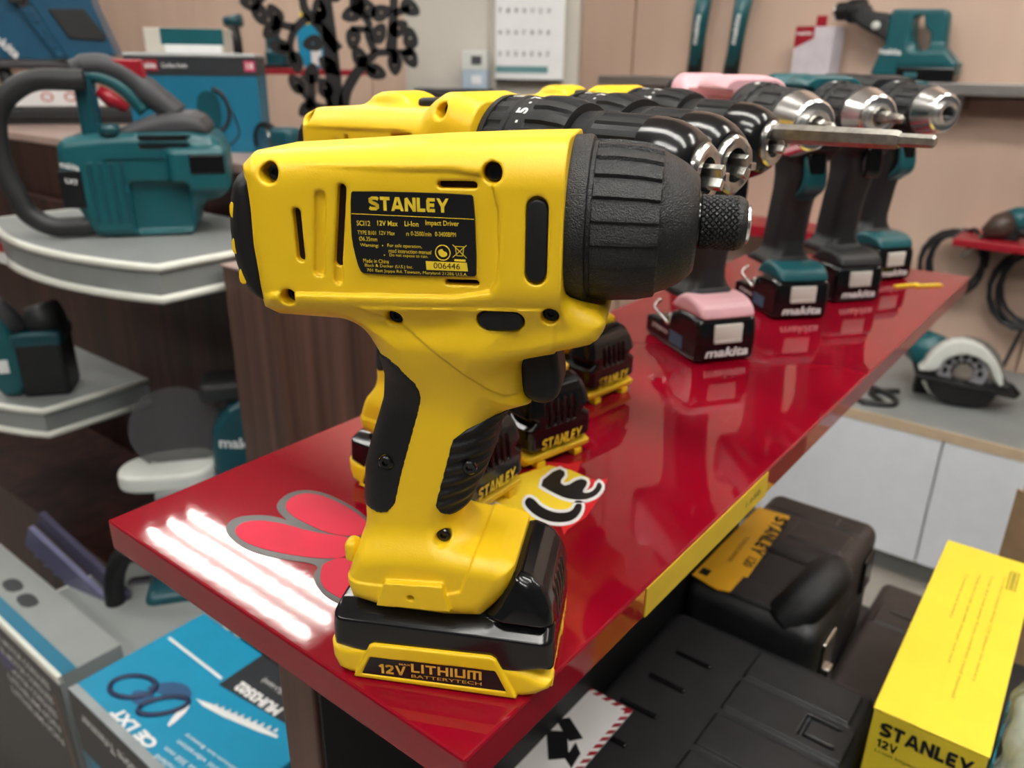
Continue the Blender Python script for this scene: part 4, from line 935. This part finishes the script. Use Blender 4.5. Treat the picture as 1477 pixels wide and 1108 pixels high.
# ---------------------------------------------------------------- far wall behind the tree: red shelf and goods
ws = thing('red_wall_shelf', at(440, 99, 2.75), math.radians(-14), 'small red shelf on the far wall seen through the tree', 'shelf')
obj('plank', box(-.17, .20, -.06, .06, -.018, 0, .002), REDP, ws)
obj('bracket', box(-.02, .02, 0, .06, -.08, -.018, .002), STL, ws)
for nm, px, w, h, m, lb, ct in (('blister_pack', 455, .09, .17, CYAN, 'blue blister pack with yellow corner standing on the small red shelf', 'package'), ('small_grinder', 402, .07, .10, TEAL2, 'small dark green tool standing on the small red shelf', 'power tool')):
    q = thing(nm, at(px, 99, 2.74), math.radians(-14), lb, ct)
    if nm == 'blister_pack':
        obj('pack_card', prism(chaikin([(-w/2,0),(w/2,0),(w/2,h*.8),(w*.2,h),(-w*.3,h),(-w/2,h*.7)], 1), -.02, .01, .003), m, q)
        obj('yellow_corner', box(-.03, .0, -.022, -.020, h*.75, h*.95), YELP, q); obj('white_patch', box(.0, .035, -.022, -.020, .01, .07), WHT, q)
    else:
        obj('tool_body', sdf_mesh(lambda x, y, z: smin(rbox(x, y, z, (0, 0, 26), (34, 24, 26), 12), rbox(x, y, z, (-10, 0, 70), (22, 18, 30), 10), 14), (-36, -26, -1), (36, 26, 102), 3), m, q)
        obj('tool_grip', box(-.04, .03, -.026, .026, .0, .014, .004), BLK, q)
wt = thing('hanging_tool', at(341, 32, 2.6), math.radians(-10), 'small dark handled tool hanging on the wall left of the tree', 'power tool')
obj('handle', tube([(.004, -.03, -.01), (.012, -.03, -.05), (.010, -.03, -.11)], [.017, .014, .016], 12), GRYC, wt)
obj('head', tube([(-.02, -.03, .0), (.03, -.03, .004)], [.014, .018], 12), TEAL2, wt)

# calendar and small boxes on the pier
cal = thing('wall_calendar', at(763, 116, 2.205), math.radians(-8), 'white wall calendar with rows of dark dates and a teal footer', 'calendar')
obj('sheet', box(-.088, .088, -.003, .0, 0, .36, .0005), WHT, cal)
obj('footer_band', box(-.086, .048, -.0038, -.003, .018, .034), mat('calendar_teal', (.12, .26, .27), .5), cal)
obj('wire_edge', tube([(-.088, -.003, .0), (.088, -.003, .0)], .003, 6), GRYC, cal)
for r in range(6):
    lettering('date_row', [(s_, -.080+.0205*k, .058+.050*r, .008, .011, .02) for k, s_ in enumerate((['21', '22', '23', '24', '25', '26', '27'], ['14', '15', '16', '17', '18', '19', '20'], ['7', '8', '9', '10', '11', '12', '13'], ['1', '2', '3', '4', '5', '6'], ['22', '23', '24', '25', '26', '27', '28'], ['15', '16', '17', '18', '19', '20'])[r])], (0, -.0036, 0), (1, 0, 0), (0, 0, 1), BLKL, cal)
ps = thing('pillar_shelf', at(655, 128, 2.2), math.radians(-6), 'thin grey shelf fixed to the cream column', 'shelf')
obj('plank', box(-.10, .095, -.03, .06, -.012, 0, .002), GRYM, ps)
for k, (dz, c_) in enumerate(((.0, 'pale blue lower box of the pair on the thin column shelf'), (.046, 'white upper box of the pair on the thin column shelf'))):
    q = thing('small_box', at(687, 128, 2.19)+Vector((0, 0, dz)), math.radians(-6), c_, 'box', 'boxes on the column shelf')
    obj('box_body', box(-.032, .032, -.03, .03, 0, .045, .002), WHTP if k else mat('pale_blue_box', (.42, .52, .62), .4), q)
    obj('box_print', box(-.008, .018, -.0312, -.0300, .012, .032), GRYM if k else WHT, q)

# ---------------------------------------------------------------- right wall: rail shelf with tools
rl = thing('rail_shelf', P(2.3, .3, .187), YV, 'narrow grey metal rail shelf along the beige wall', 'shelf')
obj('rail', box(-1.68, 1.6, -.12, -.001, -.026, 0, .002), mat('rail_metal', (.30, .28, .27), .35, metal=.6), rl)
for x in (-1.45, -.7, 0, .7): obj('bracket', box(x-.012, x+.012, -.10, -.001, -.06, -.026, .002), STL, rl)
hm = thing('rotary_hammer', P(2.235, -.6, .187), YV, 'teal rotary hammer with black nose and D handle on the rail shelf', 'rotary hammer')
HT = [(16,150),(24,161),(132,159),(143,150),(149,76),(170,54),(182,40),(183,18),(176,12),(-2,12),(-6,20),(8,74),(16,84)]
HO = [(70,140),(78,147),(90,146),(97,120),(112,108),(115,76),(108,70),(90,70),(74,100)]
obj('housing', sdf_mesh(lambda x, y, z: smax(ext(x, y, z, HT, 34-12*sstep(60, 90, z)*sstep(60, 90, x), 8), -poly2(x, z, HO), 4), (-8, -36, 8), (186, 36, 164), 2.6), TEAL, hm)
obj('gear_nose', sdf_mesh(lambda x, y, z: smin(ext(x, y, z, chaikin([(-70,180),(-44,176),(-36,158),(20,152),(24,84),(0,98),(-40,116),(-62,130),(-80,150)], 1), 28, 9), 1e3+0*x, 3), (-84, -30, 80), (28, 30, 184), 2.6), BLKT, hm)
obj('tool_holder', shade(lathe([(-.122,.006),(-.122,.017),(-.116,.021),(-.095,.022),(-.088,.027),(-.060,.029),(-.050,.024)], 36, z=.160), 30), BLK, hm)
obj('nose_ring', shade(lathe([(-.125,.010),(-.126,.014),(-.122,.019),(-.118,.0195),(-.117,.010)], 32, z=.160), 30), CHR, hm, label='bright ring at the tool holder')
obj('handle_grip', tube([(.128, 0, .152), (.131, 0, .12), (.126, 0, .085)], [.0135, .0125, .0135], 12), BLK, hm)
obj('battery', box(.052, .182, -.036, .036, 0, .034, .005), BLKG, hm)
obj('battery_badge', box(.072, .102, -.0368, -.036, .010, .022), mat('badge_teal', (.03, .12, .14), .4), hm)
obj('battery_trim', box(.040, .184, -.034, .034, .030, .046, .005), TEAL, hm)
obj('dial', tube([(-.012, -.034, .125), (-.012, -.028, .125)], .010, 14), WHTP, hm)
lettering('lettering', [('makita', .008, .062, .050, .014, .03)], (0, -.0352, 0), (1, 0, -.05), (0, 0, 1), WHT, hm)
bo = thing('grease_carton', P(2.24, -.755, .187), YV-.15, 'white carton with red flash and red hang tab on the rail shelf', 'carton')
obj('carton_body', box(-.052, .052, -.03, .03, 0, .125, .002), mat('lilac_white', (.60, .55, .60), .4), bo)
obj('red_flash', prism([(-.0515,.126),(.0,.126),(.0,.098),(-.0515,.075)], -.0310, -.0298), REDP, bo)
obj('hang_tab', box(-.014, .014, -.002, .002, .120, .152, .001), REDP, bo)
lettering('lettering', [('makita', -.048, .106, .042, .010, .02)], (0, -.0312, 0), (1, 0, 0), (0, 0, 1), WHT, bo)
for k, (b, tilt, lb) in enumerate(((-1.095, 3, 'left upright teal stick tool standing on the rail shelf'), (-.985, 5, 'right upright teal stick tool with white top on the rail shelf'))):
    q = thing('stick_tool', P(2.235, b, .187), YV, lb, 'power tool', 'upright stick tools on the rail')
    dx = math.tan(math.radians(tilt))*.34
    obj('lower_body', tube([(0, 0, 0), (dx*.2, 0, .07), (dx*.42, 0, .14)], [.022, .020, .018], 14), BLKT, q)
    obj('upper_body', tube([(dx*.1, -.004, .03), (dx*.45, -.004, .15), (dx*.72, -.004, .22)], [.018, .0215, .024], 14), TEAL, q)
    obj('head', tube([(dx*.7, 0, .215), (dx, 0, .30), (dx*1.1, 0, .36)], [.026, .024, .02], 14), BLK if k == 0 else WHTP, q)
    lettering('lettering', [('makita', 0, 0, .075, .014, .03)], (dx*.3+.008, -.0262, .085), (math.sin(math.radians(tilt)), 0, 1), (-1, 0, 0), WHT, q)
ws2 = thing('red_wall_ledge', P(2.3, -.05, -.155), YV, 'short red ledge on the right wall carrying a corded tool', 'shelf')
obj('plank', box(-.285, .5, -.17, -.001, -.018, 0, .002), REDP, ws2)
obj('bracket', box(-.05, -.02, -.12, -.001, -.06, -.018, .002), REDP, ws2)
ws3 = thing('red_lower_ledge', P(2.3, -1.02, -.19), YV, 'dark red ledge on the wall glimpsed between the drill handles', 'shelf')
obj('plank', box(-.24, .42, -.15, -.001, -.03, 0, .002), REDP, ws3)
obj('bracket', box(-.1, -.07, -.12, -.001, -.07, -.03, .002), REDP, ws3)
ct = thing('corded_die_grinder', P(2.2, -.25, -.155), YV-.1, 'corded tool with teal body and brown nose on the red ledge', 'power tool')
obj('motor_body', tube([(.06, .03, .062), (.035, .015, .058), (.018, .005, .05)], [.034, .038, .036], 18), TEAL, ct)
obj('gear_nose', tube([(.02, .006, .052), (-.004, -.012, .036), (-.032, -.03, .014)], [.036, .038, .020], 18), BROWNC, ct)
obj('spindle', tube([(-.03, -.03, .016), (-.055, -.06, -.03), (-.068, -.075, -.055)], .0075, 10), STL, ct)
obj('side_handle', tube([(.03, .0, .03), (.085, .01, .018)], [.016, .013], 12), BLK, ct)
obj('rest_foot', box(-.01, .05, -.02, .03, 0, .022, .003), BLK, ct)
ct.scale = (.8, .8, .8)
def coil(name, c, r, turns, lb, tail=None):
    t = thing(name, c, YV, lb, 'cable', 'black cables hanging on the right wall')
    pts = []
    for k in range(turns*18):
        a = 2*math.pi*k/18; rr = r*(1+.12*math.sin(k*.31)); pts.append((rr*.92*math.cos(a)+.010*math.sin(k*.17), -.03-.003*(k/18.0), rr*1.05*math.sin(a)-r))
    obj('loops', tube(pts, .0055, 8), CORD, t)
    obj('tie_wrap', tube([(-.012, -.03, 0), (.012, -.036, .004)], .010, 8), BLK, t)
    obj('hook', tube([(0, 0, .012), (0, -.05, .006), (0, -.055, .02)], .003, 8), STL, t)
    if tail: obj('tail', tube(crom(tail, 5), .0045, 8), CORD, t)
coil('cable_coil', P(2.28, -.335, -.165), .072, 4, 'coiled black cable hanging below the red ledge', [(.0, -.03, 0), (.03, -.05, .02), (.05, -.08, -.01)])
coil('cable_coil', P(2.28, -.155, -.19), .085, 4, 'black cable coil at the right picture edge with a cord running down', [(.0, -.03, -.15), (-.012, -.025, -.22), (-.03, -.02, -.31)])

# ---------------------------------------------------------------- low white cabinet with circular saw
cb = thing('base_cabinet', P(2.04, -.2, -.9), YV, 'low white cabinet with grey top against the right wall', 'cabinet')
obj('carcass', box(-1.0, 1.3, -.235, .255, .06, .378, .001), CREAM, cb)
obj('plinth', box(-1.0, 1.3, -.20, .25, 0, .06), GRYS, cb)
obj('worktop', box(-1.01, 1.32, -.25, .255, .378, .40, .0015), GRYS, cb)
obj('top_edge', box(-1.01, 1.32, -.2545, -.2495, .376, .4005, .001), TANE, cb, label='tan wood edge of the worktop')
for x0, x1 in ((-.998, -.472), (-.468, -.0165), (-.0125, .44), (.444, .9)):
    obj('door', box(x0, x1, -.2535, -.2355, .07, .374, .0012), DOORW, cb)
cw = thing('circular_saw', P(1.98, -.22, -.5), math.radians(-20), 'circular saw with white blade guard on the grey worktop', 'circular saw')
G = [(-110,77),(-98,92),(-93,113),(-75,139),(-42,160),(2,155),(37,127),(57,95),(68,64),(54,62),(32,104),(10,122),(-27,129),(-60,110),(-68,83),(-90,76)]
obj('blade_guard', sdf_mesh(lambda x, y, z: ext(x, y, z, chaikin(G, 1), 20, 5), (-114, -22, 58), (72, 22, 164), 2.4), WHTP, cw, (0, -.015, 0), label='white upper blade guard')
obj('gear_plate', shade(lathe([(-.006,.001),(-.006,.050),(.006,.054),(.006,.001)], 36), 30), mat('pale_grey_cast', (.32, .31, .34), .4), cw, (-.018, -.018, .082), (0, 0, math.pi/2))
obj('blade', shade(lathe([(-.001,.001),(-.001,.082),(.001,.082),(.001,.001)], 60, lambda i, t, r: r*(1+.02*((t*30/(2*math.pi)) % 1)) if r > .01 else r), 20), STL, cw, (-.018, -.012, .082), (0, 0, math.pi/2))
for k in range(7):
    a = k*math.pi/6; obj('vent_rib', box(-.006, .006, -.030, -.022, .030, .040, .002), BLK, cw, (-.018, 0, .085), (0, a-math.pi/2, 0))
obj('hub', shade(lathe([(-.008,.001),(-.008,.020),(.004,.026),(.004,.001)], 28), 30), STL, cw, (-.018, -.028, .085), (0, 0, math.pi/2))
obj('sole_plate', prism([(-.112,.074),(.088,.054),(.088,.047),(-.112,.066)], -.06, .07, .001), BLK, cw)
obj('lower_guard', sdf_mesh(lambda x, y, z: ext(x, y, z, chaikin([(-92,64),(-76,28),(-48,6),(0,1),(40,6),(56,30),(60,54)], 1), 12, 4), (-96, -14, -2), (64, 14, 68), 2.4), BLKG, cw, (0, -.02, 0))
obj('motor', tube([(-.07, .03, .10), (-.10, .10, .10)], [.045, .040], 18), TEAL, cw)
obj('front_knob', tube([(.060, .0, .06), (.085, .0, .05), (.105, .0, .035)], [.012, .014, .010], 12), BLK, cw)
obj('rear_support', box(-.10, .06, .03, .06, 0, .07, .003), BLK, cw)
pc = thing('looped_cable', P(1.9, -.45, -.5), YV, 'black power cord looped on the grey worktop beside the saw', 'cable')
obj('cord', tube(crom([(.10,.05,.006),(.05,.0,.006),(.09,-.05,.006),(.04,-.07,.006),(-.02,-.03,.006),(.03,.02,.012),(.10,.0,.006),(.11,-.05,.006),(.05,-.08,.006)], 6), .006, 8), CORD, pc)

# ---------------------------------------------------------------- right, below the board: cases and cartons
pf = thing('storage_platform', P(.62, -.07, -.9), YV, 'dark low platform under the board carrying the black cases', 'platform')
obj('deck', box(-.165, .20, -.36, .19, .545, .57, .002), BLKT, pf)
for x in (-.15, .185):
    for y in (-.345, .175): obj('leg', box(x-.012, x+.012, y-.012, y+.012, 0, .545), BLKT, pf)
def case_mesh(hx, hy, h, grooves, pads, r=13):
    def f(x, y, z):
        d = rbox(x, y, z, (0, 0, h/2), (hx, hy, h/2), r)
        d = smax(d, -np.maximum(np.abs(z-h*.52)-1.2, -(d+2.0)), .6)
        for (x0, x1, y0, y1) in pads:
            q = np.maximum(np.maximum(x0-x, x-x1), np.maximum(y0-y, y-y1))
            d = smin(d, np.maximum(np.maximum(q, z-h-2.2), h-8-z), 1.2)
        for (x0, x1, y0, y1) in grooves:
            q = np.maximum(np.maximum(x0-x, x-x1), np.maximum(y0-y, y-y1))
            d = smax(d, -np.maximum(q, h-1.6-z), .8)
        return d
    return sdf_mesh(f, (-hx-2, -hy-2, -1), (hx+2, hy+2, h+4), 1.7)
ca = thing('power_tool_case', P(.437, -.150, -.33), YV, 'black ribbed tool case nearest the camera beside the yellow carton', 'tool case', 'black tool cases under the board')
obj('shell', case_mesh(86, 106, 110, [(48, 72, 26, 29), (48, 72, 46, 49), (48, 51, 26, 49)], [(-4, 74, 58, 92), (-4, 80, 18, 52), (-4, 80, -26, 10), (-4, 80, -70, -34)]), CASE, ca)
obj('latch', prism([(-.020,.020),(.0,.052),(.020,.020),(.010,.018),(0,.036),(-.010,.018)], .085, .0905, .001, plane='yz'), STL, ca, (0, -.055, .03))
for k in range(4): obj('rib', box(-.070+.004*k, -.040+.004*k, -.060+.036*k, -.056+.036*k, .1095, .112, .001), BLKG, ca)
cb2 = thing('power_tool_case', P(.603, -.178, -.33), YV, 'black tool case with a steel latch, second from the camera under the board edge', 'tool case', 'black tool cases under the board')
obj('shell', case_mesh(58, 50, 128, [(24, 40, 0, 3)], [(-20, 44, -42, -12)]), CASE, cb2)
obj('latch_plate', box(.057, .0605, -.028, .004, .070, .106, .002), STL, cb2); obj('latch_tongue', box(.0600, .0645, -.018, -.006, .055, .076, .001), STL, cb2)
obj('carry_handle', tube(crom([(.026,-.032,.118),(.038,-.022,.138),(.044,.004,.146),(.042,.026,.138),(.032,.034,.118)], 5), .018, 14), BLKT, cb2)
cc = thing('power_tool_case', P(.711, -.182, -.33), YV, 'black tool case with painted brown wall reflection, farthest from the camera, near the white cabinet', 'tool case', 'black tool cases under the board')
obj('shell', case_mesh(54, 53, 128, [(20, 34, 32, 35), (20, 23, 22, 35), (-50, 50, 14, 17)], [(-10, 40, -30, 6)]), CASEB, cc)
obj('latch_plate', box(.053, .0575, .006, .036, .070, .108, .002), BLKG, cc)
cd = thing('power_tool_case', P(.70, -.092, -.33), YV, 'low case with painted brown wall reflection lying between the stacked cases and the yellow carton', 'tool case', 'black tool cases under the board')
obj('shell', case_mesh(28, 100, 46, [(-10, 14, 40, 43)], [(-18, 22, 20, 60)], 9), CASEB, cd)
obj('latch_plate', box(-.012, .016, -.103, -.099, .014, .032, .002), BLKG, cd)
yb = thing('driver_carton', P(.465, -.059, -.33), YV+.02, 'yellow carton with black maker lettering on its front, bottom right', 'carton')
obj('carton_body', box(0, .066, 0, .248, 0, .1585, .0008), YELC, yb)
obj('lid', box(-.0005, .0665, -.0006, .2485, .1590, .1605, .0004), YELC, yb)
lettering('front_lettering', [('STANLEY', .006, .1415, .054, .0110, .028), ('12V', .006, .1320, .0125, .0065, .02), ('Li-ion Impact Driver', .006, .1265, .040, .0032, .0)], (0, -.0009, 0), (1, 0, 0), (0, 0, 1), BLKL, yb)
DIMP = mat('dim_print', (.38, .30, .02), .5, var=.05)
for k in range(4):
    lettering('top_print', [(['Cordless impact driver 12V lithium ion battery', 'Keep dry and away from children read manual', 'Made for trade use with charger and case', 'Contents tool battery'][k], 0, 0, (.15, .17, .13, .07)[k], .0028, .0)], (.046-.0085*k, .215-.005*k, .1608), (0, -1, 0), (1, 0, 0), DIMP, yb)
obj('warning_box', tube([(.0505,.228,.1606),(.0565,.228,.1606),(.0565,.198,.1606),(.0505,.198,.1606)], .0006, 4, closed=True), DIMP, yb)
obj('warning_bar', box(.052, .055, .200, .226, .1605, .1609), DIMP, yb)
kb = thing('cardboard_box', P(.93, .03, -.9), YV, 'plain brown cardboard box with raised flap behind the yellow carton', 'carton')
obj('box_body', box(-.06, .16, -.08, .12, 0, .66, .001), CARD, kb)
obj('flap', prism([(-.06,.66),(.16,.66),(.16,.70),(-.06,.735)], -.083, -.080), CARD, kb)
pg = thing('plastic_bag', P(.60, .045, -.324), YV, 'crumpled clear plastic bag with blue print right of the yellow carton', 'bag')
def bag(x, y, z): return rbox(x, y, z, (0, 0, 60), (30, 90, 60), 20)+4*np.sin(x*.07+z*.09)*np.sin(y*.07)+2*np.sin(z*.16+y*.11)
obj('bag_film', sdf_mesh(bag, (-36, -96, -4), (36, 96, 126), 4), CLR, pg)
for k in range(3): obj('bag_print', box(-.0345, -.0335, -.06+.03*k, -.045+.03*k, .02, .09), CYAN, pg)
sk = thing('instruction_card', P(.368, -.222, -.2175), YV, 'white card with red striped border lying on the nearest black case', 'card')
obj('card_sheet', box(-.020, .020, -.055, .040, 0, .0006), WHT, sk)
for k in range(12): obj('border_stripe', prism([(.016,-.055+.008*k),(.020,-.051+.008*k),(.020,-.047+.008*k),(.016,-.051+.008*k)], .0005, .0009, plane='xy'), REDP, sk)
for k in range(5): obj('border_stripe', prism([(-.020+.008*k,.036),(-.016+.008*k,.036),(-.013+.008*k,.040),(-.017+.008*k,.040)], .0005, .0009, plane='xy'), REDP, sk)
for p in ([(-.018,-.014),(-.006,-.006),(.008,-.024),(-.002,-.034)], [(-.018,-.002),(-.012,.006),(.006,-.004),(.0,-.012)], [(.004,-.010),(.012,-.016),(.014,-.030),(.006,-.026)]):
    obj('printed_tool', prism(p, .0005, .0009, plane='xy'), BLKL, sk)
yc = thing('hang_card', P(.640, -.212, -.2008), YV, 'orange yellow card printed with black maker lettering on the second case', 'card')
obj('card_sheet', prism(chaikin([(-.022,.074),(.010,.076),(.018,-.056),(.014,-.078),(.004,-.082),(-.022,-.076)], 0), 0, .0008, plane='xy'), mat('amber_card', (.70, .36, .02), .35, var=.03), yc)
lettering('lettering', [('STANLEY', 0, 0, .078, .0125, .03), ('120', .086, .002, .016, .009, .02), ('TORQUE DRIVER', .055, -.012, .05, .0045, .0)], (-.001, .068, .0011), (.05, -1, 0), (1, 0, 0), BLKL, yc)
obj('hang_hole', box(-.019, -.011, -.070, -.060, .0007, .0012), BLKL, yc)
